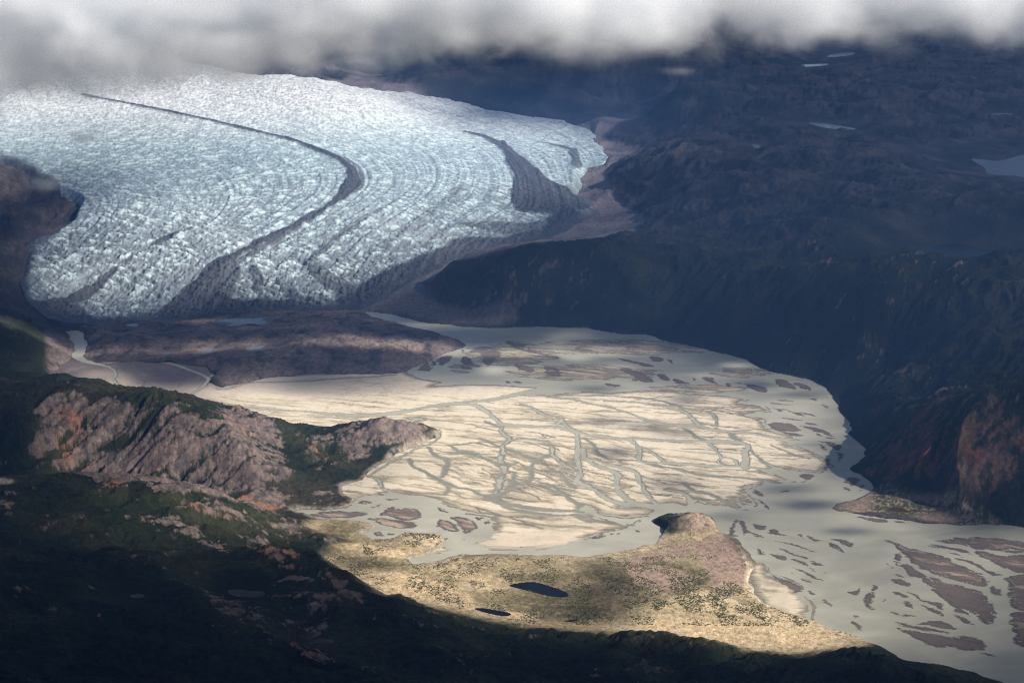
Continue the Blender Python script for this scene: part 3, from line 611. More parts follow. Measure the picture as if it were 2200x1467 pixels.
for e in [(1560,1200,62,48,35,1),(1420,1235,75,20,8,.9),(1440,1185,110,14,-12,.8),(1420,1255,60,16,10,.9),(1560,1250,40,30,30,.7)]:
    mk = sstep(.35, .65, ell(e[0], e[1], e[2], e[3], .6, e[4])+.18*n2)*e[5]
    tcx = mix(tcx, bare*(1+.12*fbm(rx, ry, 40, 3, 141)[..., None]), mk)
for e in [(1600,1360,210,22,6,1),(890,1255,90,26,14,.95),(960,1282,70,20,14,.9),(1000,1235,100,10,10,.5),(860,1190,60,9,5,1),(770,1175,70,7,5,.8),(1110,1322,45,7,8,1)]:
    mk = sstep(.3, .6, ell(e[0], e[1], e[2], e[3], .6, e[4])*.85+.3*n2+.35*n1)*e[5]
    tcx = mix(tcx, mix(np.broadcast_to(C(.60, .46, .29), alb.shape), C(.46, .34, .20), sstep(-.3, .3, n3)), mk)
rim = pmask([(1578,1152),(1600,1170),(1622,1215),(1618,1262),(1650,1295),(1700,1322),(1650,1305),(1608,1270),(1600,1250),(1603,1215),(1590,1180)], 3)
tcx = mix(tcx, C(.56, .45, .32), rim)
alb = mix(alb, np.clip(tcx*1.12, 0, .7), terr*(1-knl))
bch = mix(mix(np.broadcast_to(C(.33, .25, .19), alb.shape), scrub, sstep(-.05, .15, n3+n2*.5+.12*ell(1960,1090,90,40,.6)+.1)*sstep(1850, 1890, uu)), C(.30, .22, .17), np.maximum(ell(1990,1068,60,9), ell(2020,1112,60,10))*.9)
alb = mix(alb, bch, bench)
alb = mix(alb, mix(np.broadcast_to(C(.36, .27, .20), alb.shape), green*1.1, np.clip(sstep(1490, 1440, uu)*.95+.6*sstep(.1, .35, n2), 0, 1)), knl)
# shoreline sand fringe
fr = sstep(26, 4, np.abs(-dval-8))*sstep(-.3, .3, n2+.2)*(1-knl)
alb = mix(alb, C(.34, .29, .23), np.clip(fr, 0, 1)*sstep(1450, 900, np.abs(uu-900)+500)*np.clip(1-mor-fore, 0, 1)*sstep(880, 930, vv)*.8)
alb = mix(alb, C(.09, .075, .07), sstep(0, 6, dval))
# pale sandy hollow at the left edge
alb = mix(alb, C(.5, .45, .33), ell(8, 1033, 22, 6, .4)*sstep(-.35, .1, n3+.1))
alb = np.clip(alb, .008, .8)
log('land colours')

# split into landforms
faces = grid_faces(NR, NC)
fr_, fc_ = np.divmod(faces[:, 0], NC)
Uf = uu.ravel()[faces[:, 0]]; Vf = vv.ravel()[faces[:, 0]]
Bf = proj(GXg, GYg, np.maximum(base, 0)); Uf = Bf[0].ravel()[faces[:, 0]]; Vf = Bf[1].ravel()[faces[:, 0]]
Yf = GYg.ravel()[faces[:, 0]]; Xf = GXg.ravel()[faces[:, 0]]
deep = (dval.ravel()[faces] > 35).all(1)
tf = terr.ravel()[faces[:, 0]] > .5; mf = mor.ravel()[faces[:, 0]] > .5; ff = fore.ravel()[faces[:, 0]] > .5; kf = knl.ravel()[faces[:, 0]] > .5; bf_ = bench.ravel()[faces[:, 0]] > .5
reg = np.full(len(faces), 0)
def inpoly(U, V, poly):
    ins = np.zeros(U.shape, bool)
    for i in range(len(poly)):
        ax, ay = poly[i-1]; bx, by = poly[i]; c = (ay > V) != (by > V)
        if ay != by: ins ^= c & (U < (bx-ax)*(V-ay)/(by-ay)+ax)
    return ins
cx = lambda poly: np.stack(pix(*np.array(poly, float).T), 1)
reg[:] = 7                                                       # far hills
reg[inpoly(Uf, Vf, [(840,690),(880,600),(980,545),(1230,515),(1420,560),(1500,600),(1480,690),(1560,762),(1300,745),(1000,720)])] = 4
reg[inpoly(Uf, Vf, [(1420,520),(1600,500),(1800,540),(1950,520),(2600,520),(2600,835),(2140,850),(2050,880),(1950,900),(1820,950),(1780,880),(1560,770),(1480,690),(1500,600),(1400,560)])] = 5
reg[inpoly(Uf, Vf, [(1820,950),(1950,900),(2050,880),(2140,850),(2600,835),(2600,1160),(1790,1130),(1780,1000)])] = 6
reg[(Uf < 130) & (Vf < 835) & (Vf > 350)] = 8
reg[inpoly(Uf, Vf, [(-600,835),(-600,795),(0,800),(130,800),(260,835),(450,870),(640,903),(640,1120),(460,1066),(300,1044),(100,1034),(-600,1040)])] = 1
reg[inpoly(Uf, Vf, [(640,900),(700,890),(840,870),(960,905),(960,960),(740,1060),(720,1110),(640,1120)])] = 2
reg[(Yf < float(yrow(1175))) & (reg == 7)] = 3
reg[inpoly(Uf, Vf, [(-900,1040),(100,1034),(300,1044),(460,1066),(640,1112),(720,1110),(720,1200),(640,1190),(540,1210),(300,1222),(0,1260),(-900,1400)])] = 9
reg[Vf > 1480] = 3
reg[inpoly(Uf, Vf, [(-900,1400),(0,1260),(300,1222),(540,1210),(640,1190),(720,1215),(810,1265),(900,1345),(1020,1467),(1100,1560),(1500,2600),(-2000,2600)])] = 3
reg[inpoly(Uf, Vf, [(810,1265),(850,1290),(1150,1340),(1400,1366),(1740,1402),(1840,1375),(1900,1395),(2200,1470),(2600,1560),(2600,2600),(1500,2600),(1100,1560),(1020,1467),(900,1345)])] = 10
reg[bf_] = 6; reg[mf] = 11; reg[ff] = 12; reg[tf] = 13; reg[kf] = 14
# moraine face cells under the glacier etc. stay with their class
INFO = {1: ('rocky_hillside', 'green and pinkish rock hillside with slanting ribs on the left bank', 'hillside'),
 2: ('rocky_headland', 'low rocky headland reaching into the sand on the left bank, with a dark green foot', 'headland'),
 3: ('foreground_hill', 'almost black shaded hill filling the bottom left corner', 'hill'),
 4: ('hills', 'dark blue hill between the glacier and the upper river', 'hill'),
 5: ('mountain_slope', 'long dark mountain slope above the right bank', 'hill'),
 6: ('red_rock_hill', 'reddish brown rocky hill on the right bank with a sandy spit at its foot', 'hill'),
 7: ('far_hills', 'far blue plateau hills under the cloud', 'hills'),
 8: ('dark_hillside', 'dark brown hillside along the left edge beside the ice', 'hillside'),
 9: ('green_hillside', 'dim green hillside in front of the rocky left bank, with pale rock ribs', 'hillside'),
 10: ('grassy_slope', 'dark green slope along the bottom below the sunlit terrace', 'slope'),
 11: ('moraine_ground', 'hummocky purple brown moraine ground between the ice and the sand plain', 'moraine'),
 12: ('gravel_foreland', 'bare mauve grey gravel strip around the right side of the glacier', 'foreland'),
 13: ('river_terrace', 'sunlit straw coloured terrace with dark scrub below the lagoon', 'terrace'),
 14: ('rock_knoll', 'rounded rock knoll standing at the river junction, green on its left side', 'knoll')}
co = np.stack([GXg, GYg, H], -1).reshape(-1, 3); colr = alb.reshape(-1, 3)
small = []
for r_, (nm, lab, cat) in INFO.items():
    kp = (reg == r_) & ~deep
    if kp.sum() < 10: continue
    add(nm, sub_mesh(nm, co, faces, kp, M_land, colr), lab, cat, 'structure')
log('land meshes')

# ------------------------------------------------------------------ glacier
IX, IY = make_grid(-100, 790, 1.05/Q, 0.54, 0.00062/Q)
ib = coarse(ice_rbf, IX, IY, 5)
iu, iv = proj(IX, IY, ib)
ksel = (iu > -450)
gd = coarse(lambda a, b: sdf(a, b*1.0, GL, None), iu+6*perlin(IX/150, IY/400, 161)+10*perlin(IX/500, IY/900, 162), iv+3*perlin(IX/150, IY/400, 163)+4*perlin(IX/500, IY/900, 164), 3)
log('ice sdf')
edge = sstep(-6, 26, gd)
# flow-line coordinates: moraine bands are traced
def pl(points, wpx, soft=1.0):
    P = np.array(points, float); P2 = P*[1, 2.2]
    return coarse(lambda a, b: dline(a, b, P2, np.array([q*1.35+2.5 for q in wpx]) if np.iterable(wpx) else np.full(len(P), wpx), 200), iu, iv*2.2, 2)
FL = [(0,[(180,205),(300,228),(470,262),(620,300),(730,342),(762,388),(700,448),(580,510),(480,560),(380,685)]),(-.6,[(-100,280),(100,290),(300,320),(430,370),(470,430),(440,480),(330,525),(240,585),(170,635)]),(-1.1,[(-100,360),(100,380),(220,420),(200,480),(120,560),(60,600)]),
 (.45,[(300,190),(500,215),(700,260),(860,330),(900,390),(860,430),(750,490),(670,555),(640,620)]),(.8,[(500,180),(750,220),(950,300),(1010,370),(1000,400),(900,480),(820,560),(780,620)]),
 (1.2,[(600,165),(850,230),(1000,282),(1080,312),(1140,380),(1160,440),(1050,500)]),(1.6,[(800,200),(1000,250),(1165,305),(1235,325),(1240,400)]),(1.9,[(900,210),(1200,265),(1290,330)])]
fp = np.array([(u, v, q) for q, L_ in FL for u, v in L_], float)
fy_ = np.exp(fp[:, 1]*2.2/1000); psi_rbf = RBF(fp[:, 0]/1000*fy_, fy_, fp[:, 2], c=.06, lam=2e-2)
yy_ = np.exp(iv*2.2/1000); psi = coarse(psi_rbf, iu/1000*yy_, yy_, 6)
flow = fbm(psi*13, iu/700+iv/500, 1, 4, 701, .65); flow2 = fbm(psi*34, iu/260+iv/200, 1, 3, 711, .65)
wq = (5*perlin(IX/90, IY/200, 171)+9*perlin(IX/260, IY/600, 172))*(.15+.85*sstep(260, 440, iv))
deb = np.zeros_like(ib)
BANDS = [([(180,205),(300,228),(400,248),(470,262),(560,285),(620,300),(680,322),(730,342),(755,362),(762,388),(745,415),(700,448),(640,480),(580,510),(520,540),(480,560),(450,590),(420,640),(380,685)], [3,4,4,5,5,6,7,10,15,20,16,11,11,14,18,26,38,56,80], 1),
 ([(740,340),(772,360),(780,385),(765,410),(720,440),(660,475),(600,510),(540,545),(505,565),(492,600),(480,640)], [3,5,6,6,5,5,7,12,16,20,24], .85),
 ([(440,480),(390,500),(330,525),(280,555),(240,585),(210,612),(170,635),(120,650),(90,655)], [2,4,7,10,13,17,26,34,40], .95),
 ([(1000,282),(1040,292),(1080,312),(1110,340),(1140,370),(1165,395),(1200,415),(1240,430)], [3,8,13,19,25,34,46,60], .95),
 ([(1080,305),(1100,345),(1120,380),(1130,410),(1140,440)], [6,12,20,40,60], 1),
 ([(1165,305),(1205,312),(1232,322),(1238,342),(1240,352)], [2,6,9,11,16], .85),
 ([(860,430),(800,460),(750,490),(710,520),(670,555)], [4,7,9,9,6], .6),
 ([(1000,400),(960,440),(900,480),(850,510),(820,540)], [10,18,20,16,10], .45),
 ([(545,575),(560,600),(550,620)], [14,18,10], .8), ([(660,560),(700,600),(760,630),(820,640)], [14,30,34,50], .75), ([(600,600),(640,640),(720,660)], [10,20,50], .7),
 ([(0,505),(60,500),(110,480),(150,465)], [40,50,34,22], .7), ([(980,480),(1040,485),(1100,490),(1180,490)], [10,22,26,40], .7)]
for P, w, s in BANDS:
    d = pl(P, w)+wq
    deb = np.maximum(deb, (1-sstep(-2.5, 4.5, d))*s)
toe = 1-sstep(4, 30, gd+6*fbm(IX, IY, 300, 4, 181)/.6)
toe = toe*np.maximum(sstep(420, 560, iv+.15*(iu-700)*(iu > 700)), (iu < 130)*1.0)*1.0
deb = np.maximum(deb, toe)
dark = coarse(lambda a, b: sdf(a, b, [(1115,440),(1175,400),(1215,420),(1240,450),(1300,470),(1250,520),(1100,545),(950,560),(900,600),(840,650),(780,668),(700,668),(720,640),(830,585),(900,545),(980,510),(1080,505),(1160,490),(1185,465),(1130,455)], 200), iu+wq, iv+wq*.4, 2)
deb = np.maximum(deb, sstep(-5, 7, dark))
dark2 = coarse(lambda a, b: sdf(a, b, [(330,700),(370,675),(430,625),(470,620),(500,640),(620,640),(700,655),(790,668),(790,700)], 200), iu+wq, iv+wq*.4, 2)
deb = np.maximum(deb, sstep(-4, 6, dark2))
dark3 = coarse(lambda a, b: sdf(a, b, [(20,640),(80,650),(130,640),(175,650),(200,680),(260,705),(120,700),(40,690)], 200), iu+wq, iv+wq*.4, 2)
deb = np.maximum(deb, sstep(-4, 8, dark3)*.9)
log('bands')
# crevassed surface
wxx = IX+70*perlin(IX/600, IY/600, 191); wyy = IY+70*perlin(IX/600, IY/600, 192)
ca, cb = rot(wxx, wyy, 160, 2.6, 1.0)
crv = ridged(ca, cb, 62, 3, 201, 0.65)
ca2, cb2 = rot(wxx, wyy, 35, 2.0, 1.0)
crv2 = ridged(ca2, cb2, 74, 3, 211, 0.65)
sel = sstep(-.25, .25, fbm(IX, IY, 2200, 2, 221))
tex = lerp(crv, crv2, sel*.8)
fin = fbm(IX, IY*.6, 32, 3, 231, .75)
stren = 0.55+0.75*sstep(350, 620, iv)
Hi = ib+14*flow*edge+8*flow2*edge+22*fbm(IX, IY, 1400, 3, 241)*edge+(-21*np.maximum(tex, -.1)+11*fin)*stren*(0.4+0.6*edge)+10*deb*edge
bed = np.minimum(coarse(land_rbf, IX, IY, 5), ib-5)
Hi = np.where(gd > -14, bed*(1-sstep(-6, 16, gd))+Hi*sstep(-6, 16, gd)+4, -500)
Hi = np.where(gd < -2, bed-20+(gd+2)*4, Hi)
ice = mix(mix(np.broadcast_to(C(.53, .62, .63), ib.shape+(3,)), C(.31, .42, .46), sstep(-.1, .4, tex)), C(.68, .69, .69), sstep(340, 200, iv)*.85)
ice = mix(ice, C(.15, .17, .19), np.clip(sstep(.20, .52, tex+.55*fin+.22*sstep(380, 640, iv)-.08*sstep(380, 250, iv)-.06)*(.5+.42*sstep(260, 520, iv)), 0, 1))
ice = mix(ice, C(.25, .31, .37), sstep(.0, .5, flow+.35*flow2)*.55*sstep(220, 420, iv)*sstep(-.35, .25, fbm(IX, IY, 2600, 3, 721)))
ice = mix(ice, C(.20, .25, .30), sstep(.05, .4, flow2+.3*fin)*.5*sstep(420, 640, iv))
ice = mix(ice, C(.33, .37, .40), sstep(.05, .5, fbm(ca, cb, 420, 4, 251)+.15)*.3*sstep(300, 520, iv))
dcol = mix(np.broadcast_to(C(.045, .052, .066), ice.shape), C(.095, .10, .112), sstep(-.15, .5, .5*flow2+.6*fin))
dd = np.clip(deb+.0, 0, 1); dd = dd*sstep(-.75, -.1, fin+.6*flow2+1.2*(dd-.45))
ice = mix(ice, dcol, dd)
fcs = grid_faces(*IX.shape)
kp = (gd.ravel()[fcs] > -8).all(1)
add('glacier', sub_mesh('glacier', np.stack([IX, IY, Hi], -1).reshape(-1, 3), fcs, kp, M_ice, ice.reshape(-1, 3)),
    'wide white crevassed glacier with curving dark moraine bands, spreading out under the cloud', 'glacier')
log('glacier')

# ------------------------------------------------------------------ valley floor: sand and silt, cut by channels
SX, SY = make_grid(655, 1530, 1.2/Q, 0.47, 0.00047/Q)
wX = SX+5*perlin(SX/40, SY/40, 301)+10*perlin(SX/130, SY/130, 303)+3*perlin(SX/16, SY/16, 307)
wY = SY+6*perlin(SX/40, SY/40, 302)+12*perlin(SX/130, SY/130, 304)+4*perlin(SX/16, SY/16, 308)
dry = np.full(SX.shape, -1e6, f32)
for P in DRY:
    Pw = np.stack(pix(*np.array(P, float).T), 1)
    dry = np.maximum(dry, half(lambda a, b: sdf(a, b, Pw, 500), wX, wY))
log('dry sdf')
su, sv = proj(SX, SY, 0*SX)
# streaks of the flow
fa, fb = rot(wX, wY, -14, 7.0, 1.0)
st1 = ridged(fa, fb, 85, 4, 311, .55); st2 = fbm(fa, fb, 38, 4, 321, .6)
ga, gb = rot(wX, wY, -42, 5.0, 1.0); st3 = ridged(ga, gb, 75, 4, 331, .55)
cen = sstep(0, 1, 1-np.sqrt(((su-1200)/420)**2+((sv-1020)/90)**2))
st = lerp(st1, st3, np.clip(cen*1.2, 0, 1))
z = np.clip(dry*0.035, -1.6, 2.0)
z = z+np.where(dry > -60, 0.0, 0)
edgeband = sstep(-160, 30, dry)*(1-sstep(60, 260, dry))
z = z+edgeband*(0.9*st1-0.15)*(su > 1150)
z = z-np.clip(dry, 0, 1)*(1.0*sstep(.25, .7, st)+1.0*sstep(.18, .75, ridged(ga+30*st2, gb, 34, 4, 371, .6))*cen)*sstep(820, 880, sv)
z = z-np.clip(dry, 0, 1)*.9*sstep(.35, .85, ridged(fa, fb, 30, 3, 381, .6))*(.35+.65*sstep(-.2, .3, fbm(SX, SY, 500, 2, 391)))
# shoals outside the dry delta
sh = np.zeros_like(z)
for e in [(1350,745,330,28,.95),(1100,760,150,40,1.0),(1250,800,240,26,1.1),(1600,800,130,20,.9),(1000,790,60,18,.8),(1690,900,60,60,.55),(1500,835,160,14,1.1),(1680,870,50,24,.7)]:
    q = np.sqrt(((su-e[0])/e[2])**2+((sv-e[1])/e[3])**2); sh = np.maximum(sh, (1-sstep(.4, 1.1, q))*e[4])
z = np.where(dry < 20, np.maximum(z, -1.2+sh*(1.45+1.5*(st2+.35*st1-.1))), z)
dvs = half(lambda a, b: sdf(a, b, VALw, None), SX, SY)
damp = np.zeros_like(z)
for P, w, dep in CH_W:
    Pw = catmull(np.stack(pix(*np.array(P, float).T), 1), 3, False)
    wv = float(w)*.72*(1+.55*np.interp(np.arange(len(Pw))*1.0, np.arange(0, len(Pw)+4, 2.0), np.random.RandomState(int(w*10+P[0][0])).uniform(-1, 1, len(np.arange(0, len(Pw)+4, 2.0))))); nend = max(2, len(Pw)//6)
    if dep < .6: wv[:nend] *= np.linspace(.35, 1, nend)
    d = dline(wX, wY, Pw, wv, 90)
    b = 1-sstep(-3, 9+w*.25, d)
    target = -0.9*dep+0.42*(1-dep)+0.35*st2*(dep < .6)
    z = np.where(d < 90, np.minimum(z, lerp(z, target, b)), z)
    damp = np.maximum(damp, (1-sstep(0, 26, d))*.55)
rq = np.random.RandomState(12); drw = np.stack(pix(*np.array(DRY[0], float).T), 1)
for i in range(85):
    u_, v_ = rq.uniform(850, 1680), rq.uniform(845, 1075); x_, y_ = pix(u_, v_)
    if not inpoly_(x_, y_, drw): continue
    cen_ = max(0, 1-((u_-1180)/380)**2-((v_-1010)/85)**2)
    ang = R(-5-40*cen_+rq.uniform(-6, 6)); Pp = [(x_, y_)]; L_ = rq.uniform(120, 620)*(.6+.6*(1-cen_)); wdt = rq.uniform(3, 9)
    for k_ in range(9):
        ang += R(rq.uniform(-9, 9)); Pp.append((Pp[-1][0]+math.cos(ang)*L_/9, Pp[-1][1]+math.sin(ang)*L_/9))
    runs = [Pp]
    if rq.rand() < .6:
        a2 = ang+R(rq.choice([-1, 1])*rq.uniform(14, 26)); b_ = Pp[4]; br = [b_]
        for k_ in range(5): a2 += R(rq.uniform(-7, 7)); br.append((br[-1][0]+math.cos(a2)*L_/14, br[-1][1]+math.sin(a2)*L_/14))
        runs.append(br)
    for rn in runs:
        Pw = catmull(np.array(rn), 2, False); wv = wdt*np.linspace(.3, 1, len(Pw))*(1 if rn is Pp else .6)
        d = dline(wX, wY, Pw, wv, 40); tg = rq.uniform(.1, .75)
        z = np.where(d < 40, np.minimum(z, lerp(z, tg, 1-sstep(-1, 7, d))), z)
log('channels')
z = z-1.0*sstep(30, -10, dvs)*0
m_r = lambda e: 1-sstep(.5, 1.2, np.sqrt(((su-e[0])/e[2])**2+((sv-e[1])/e[3])**2))
wetzone = np.maximum.reduce([m_r((1050,1115,150,24)), m_r((1250,1125,110,18))*.9, m_r((880,1065,90,10))*.7, m_r((1130,1062,110,26))*.75, m_r((1640,900,80,50))*.6,m_r((760,815,160,18))*.8,m_r((860,1100,130,30))*.4,m_r((1660,1265,60,30))*.8,m_r((1500,1060,120,18))*.4])
zc = z+.25*st2-.5*damp-.8*wetzone
pale = C(.69, .60, .46); mid = C(.42, .355, .255); wet = C(.20, .178, .14); grey = C(.24, .245, .205)
sn = fbm(wX, wY, 300, 4, 341); sf = fbm(fa, fb, 22, 3, 351, .6)
sc_ = mix(np.broadcast_to(wet, z.shape+(3,)), mid, sstep(.15, .9, zc))
sc_ = mix(sc_, pale, sstep(.75, 1.6, zc+.25*sn))
sc_ = mix(sc_, grey, np.clip(damp*1.8, 0, 1)*sstep(1.2, .3, zc)*.8)
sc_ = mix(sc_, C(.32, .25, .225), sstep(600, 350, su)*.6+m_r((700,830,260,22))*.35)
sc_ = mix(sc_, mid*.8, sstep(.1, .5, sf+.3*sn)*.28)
sc_ = mix(sc_, C(.17, .142, .135)*(1+.25*sf[..., None]), sstep(500, 440, su)*(1-m_r((225,820,70,26))*.9)*sstep(840, 815, sv+.0*su))  # grey-purple left sand, shade put into its colour around the sunlit patch
rp = m_r((1130,1160,140,20)); sc_ = mix(sc_, C(.62, .52, .40), rp*sstep(-.2, .3, ridged(rot(SX,SY,10,3,1)[0], rot(SX,SY,10,3,1)[1], 60, 3, 361)))
sc_ = mix(sc_, C(.62, .53, .40), m_r((1690,1290,45,22))*sstep(-.1, .3, st1))
net = np.minimum(np.abs(perlin(ga/52, gb/44, 801)), np.abs(perlin(fa/60, fb/38, 802)))
sc_ = mix(sc_, mid*.9, sstep(.0, .45, fbm(wX, wY, 120, 5, 821, .65))*.35)
sc_ = np.clip(sc_, .03, .75)
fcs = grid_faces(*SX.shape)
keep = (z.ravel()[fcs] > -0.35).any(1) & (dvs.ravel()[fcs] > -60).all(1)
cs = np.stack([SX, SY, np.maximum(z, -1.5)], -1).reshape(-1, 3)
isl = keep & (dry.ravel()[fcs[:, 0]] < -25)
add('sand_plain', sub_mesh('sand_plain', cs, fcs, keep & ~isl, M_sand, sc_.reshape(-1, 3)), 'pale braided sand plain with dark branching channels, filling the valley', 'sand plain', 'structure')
add('shoals', sub_mesh('shoals', cs, fcs, isl, M_sand, sc_.reshape(-1, 3)), 'streaks of silt barely out of the grey water along the upper river', 'shoals', 'stuff')
log('floodplain')
# river water
WXg, WYg = make_grid(640, 1720, 30, 0.64, 0.02)
add('river', make_mesh('river', np.stack([WXg, WYg, 0*WXg], -1).reshape(-1, 3), grid_faces(*WXg.shape), M_river), 'milky grey green river spread over the valley', 'river', 'structure')

# ------------------------------------------------------------------ gravel bars, one object each
BT = {'lower_right': ('of seven in the lower right corner', 'gravel bars near the lower right corner'),
 'right_edge': ('of nine along the right picture edge', 'gravel bars along the right edge'),
 'lower_middle': ('of nine midstream, left of the largest bars', 'midstream gravel bars'),
 'lower_middle_left': ('in open water beside the terrace tip', 'lone gravel bars'),
 'below_knoll': ('in the ragged row beside the knoll', 'gravel bars beside the knoll'),
 'knoll_streaks': ('of the streaks off the white terrace rim', 'gravel bars off the terrace rim'),
 'right_spit': ('of those around the pale right spit', 'gravel bars by the spit'),
 'upper_right': ('in the water beside the sand plain', 'gravel bars right of the sand plain'),
 'upper_edge': ('along the upper right river bend', 'gravel bars in the upper bend'),
 'middle': ('of ten in the shaded upper river', 'gravel bars in the upper river'),
 'upper_left': ('at the river mouth by the moraine', 'gravel bars by the moraine'),
 'left_lagoon': ('of sixteen in the left lagoon', 'gravel bars in the lagoon'),
 'lagoon_outlet': ('of five in the channel behind the knoll', 'gravel bars in the outlet channel')}
ORD = ['leftmost', 'second from the left', 'third from the left', 'fourth from the left', 'fifth from the left', 'sixth from the left', 'seventh from the left', 'eighth from the left',
       'ninth from the left', 'tenth from the left', 'eleventh from the left', 'twelfth from the left', 'thirteenth from the left', 'fourteenth from the left', 'fifteenth from the left', 'sixteenth from the left']
sid = 0
for key, polys in BARS.items():
    cen_u = [np.mean([p[0] for p in P]) for P in polys]; order = np.argsort(cen_u)
    sizes = []
    for P in polys:
        A = np.stack(pix(*np.array(P, float).T), 1); sizes.append(abs(np.sum(A[:, 0]*np.roll(A[:, 1], 1)-A[:, 1]*np.roll(A[:, 0], 1)))/2)
    for rank, i in enumerate(order):
        P = polys[i]; sid += 1
        W = catmull(np.stack(pix(*np.array(P, float).T), 1), 3)
        lo = W.min(0)-18; hi = W.max(0)+18; cx_, cy_ = (lo+hi)/2
        ext = hi-lo; step = float(np.clip(max(ext)/170, 2.0, 6)); stepy = step*2.0
        gxs, gys = np.meshgrid(np.arange(lo[0], hi[0], step), np.arange(lo[1], hi[1], stepy))
        a = gxs+(7+5*(sizes[i] > 30000))*perlin(gxs/55, gys/38, 400+sid)+4*perlin(gxs/14, gys/14, 410); b = gys+(9+6*(sizes[i] > 30000))*perlin(gxs/55, gys/38, 420+sid)+4.5*perlin(gxs/14, gys/14, 411)
        s = sdf(a, b, W, None)
        fa_, fb_ = rot(a, b, -25, 5, 1)
        rg = fbm(fa_, fb_, 34, 4, 430, .6)
        big_ = sizes[i] > 30000
        zb = np.clip(s*0.05, -1.5, 1.0)+(s > -17)*(0.5*rg+.6*fbm(fa_/1.0, fb_, 17, 4, 460, .65))
        vein = np.abs(perlin(fa_/45+sid, fb_/45, 440))
        zb = zb-1.3*sstep(.05, .015, vein)*(s < (26 if big_ else 10))
        zb = np.clip(zb, -1.2, 2.2)
        F = grid_faces(*gxs.shape); kpb = (zb.ravel()[F] > -0.3).any(1)
        if kpb.sum() < 2: continue
        bcol = mix(np.broadcast_to(C(.105, .09, .08), zb.shape+(3,)), C(.165, .13, .11), sstep(.2, 1.2, zb+.4*rg))
        bcol = mix(np.broadcast_to(C(.29, .275, .225), bcol.shape), bcol, sstep(-.05, .38, zb))
        lag = key in ('left_lagoon', 'right_edge') or (key == 'lower_right' and i == 0)
        if lag: bcol = mix(bcol, C(.40, .31, .23), sstep(.9, 1.5, zb+.8*fbm(fa_, fb_, 55, 3, 450)+(.15 if key == 'left_lagoon' else -.15)))
        me = sub_mesh('gravel_bar', np.stack([gxs-cx_, gys-cy_, zb], -1).reshape(-1, 3), F, kpb, M_bar, bcol.reshape(-1, 3))
        el = max(ext)/max(min(ext[0], ext[1]), 1)
        sh_ = 'long narrow' if el > 2.2 else 'rounded' if el < 1.35 else 'tapering'
        tone = 'tan' if lag else 'dark'
        o = add('gravel_bar', me, '%s %s gravel bar, %s %s' % (sh_, tone, ORD[rank], BT[key][0]), 'gravel bar', None, BT[key][1])
        o.location = (cx_, cy_, 0)
log('bars', sid)

# ------------------------------------------------------------------ lakes
for nm, kd, wv, hz, lab, cat, L in lake_sheets:
    c0 = wv.mean(0); W = catmull(wv, 4)-c0; W = W*(1+60/max(L, 80))
    n = len(W); cc = np.concatenate([np.column_stack([W, np.zeros(n)]), [[0, 0, 0]]])
    F = np.stack([np.arange(n), (np.arange(n)+1) % n, np.full(n, n)], 1)
    W2 = W*0.5
    me = make_mesh(nm, cc, F, {'grey': M_lake, 'mid': M_mid, 'dark': M_dark, 'brown': M_brown}[kd], smooth=False)
    o = add(nm, me, lab, cat, 'structure'); o.location = (c0[0], c0[1], hz)

# ------------------------------------------------------------------ scrub on the terrace and bench
rs = np.random.RandomState(3)
def land_at(x, y):
    rowsY = GYg[:, 0]; r = np.interp(-y*0+y, rowsY, np.arange(NR)) if rowsY[0] < rowsY[-1] else np.interp(y, rowsY[::-1], np.arange(NR)[::-1])
    c = (x/y-(-0.58))/(GXg[0, 1]/GYg[0, 0]-GXg[0, 0]/GYg[0, 0])
    r = np.clip(np.round(r).astype(int), 0, NR-1); c = np.clip(np.round(c).astype(int), 0, NC-1)
    return H[r, c], flat[r, c], dval[r, c], n2[r, c], n1[r, c]
cand = []
for (u0, v0, u1, v1, n) in [(700,1195,1750,1345,34000),(780,1140,960,1190,4200),(1870,1045,2180,1120,3500),(1400,1240,1800,1330,4500)]:
    cu = rs.uniform(u0, u1, n); cv = rs.uniform(v0, v1, n); X_, Y_ = pix(cu, cv, 12); cand.append(np.stack([X_, Y_], 1))
cand = np.concatenate(cand); hz, fl, dv2, nn, nn1 = land_at(cand[:, 0], cand[:, 1])
cl = fbm(cand[:, 0], cand[:, 1], 110, 3, 501)+0.5*fbm(cand[:, 0], cand[:, 1], 400, 2, 505)
ok = (fl > .8) & (dv2 < -12) & (cl+.35*(rs.rand(len(cl))-.5) > 0.12)
cand = cand[ok]; hz = hz[ok]
nb = len(cand); ang6 = np.arange(6)/6*2*math.pi
base6 = np.stack([np.cos(ang6), np.sin(ang6), np.zeros(6)], 1); mid6 = np.stack([np.cos(ang6+.5)*.8, np.sin(ang6+.5)*.8, np.full(6, .6)], 1)
tmpl = np.concatenate([base6, mid6, [[0, 0, 1]]])
tf_ = []
for i in range(6):
    j = (i+1) % 6; tf_ += [(i, j, 6+i), (j, 6+j, 6+i), (6+i, 6+j, 12)]
tf_ = np.array(tf_)
sc3 = rs.uniform(1.3, 3.4, (nb, 1, 1))*np.array([1.25, 1, .62])[None, None]*rs.uniform(.7, 1.3, (nb, 13, 1))
vb = tmpl[None]*sc3; vb[:, :, 0] += cand[:, 0, None]; vb[:, :, 1] += cand[:, 1, None]; vb[:, :, 2] += hz[:, None]-0.4
fbq = (tf_[None]+(np.arange(nb)*13)[:, None, None]).reshape(-1, 3)
gcol = np.repeat(C(.07, .072, .036)[None]*rs.uniform(.6, 1.6, (nb, 1)), 13, 0)
add('scrub', make_mesh('scrub', vb.reshape(-1, 3), fbq, M_land, gcol), 'scattered dark willow scrub on the sunlit terrace', 'scrub', 'stuff')
log('scrub', nb)

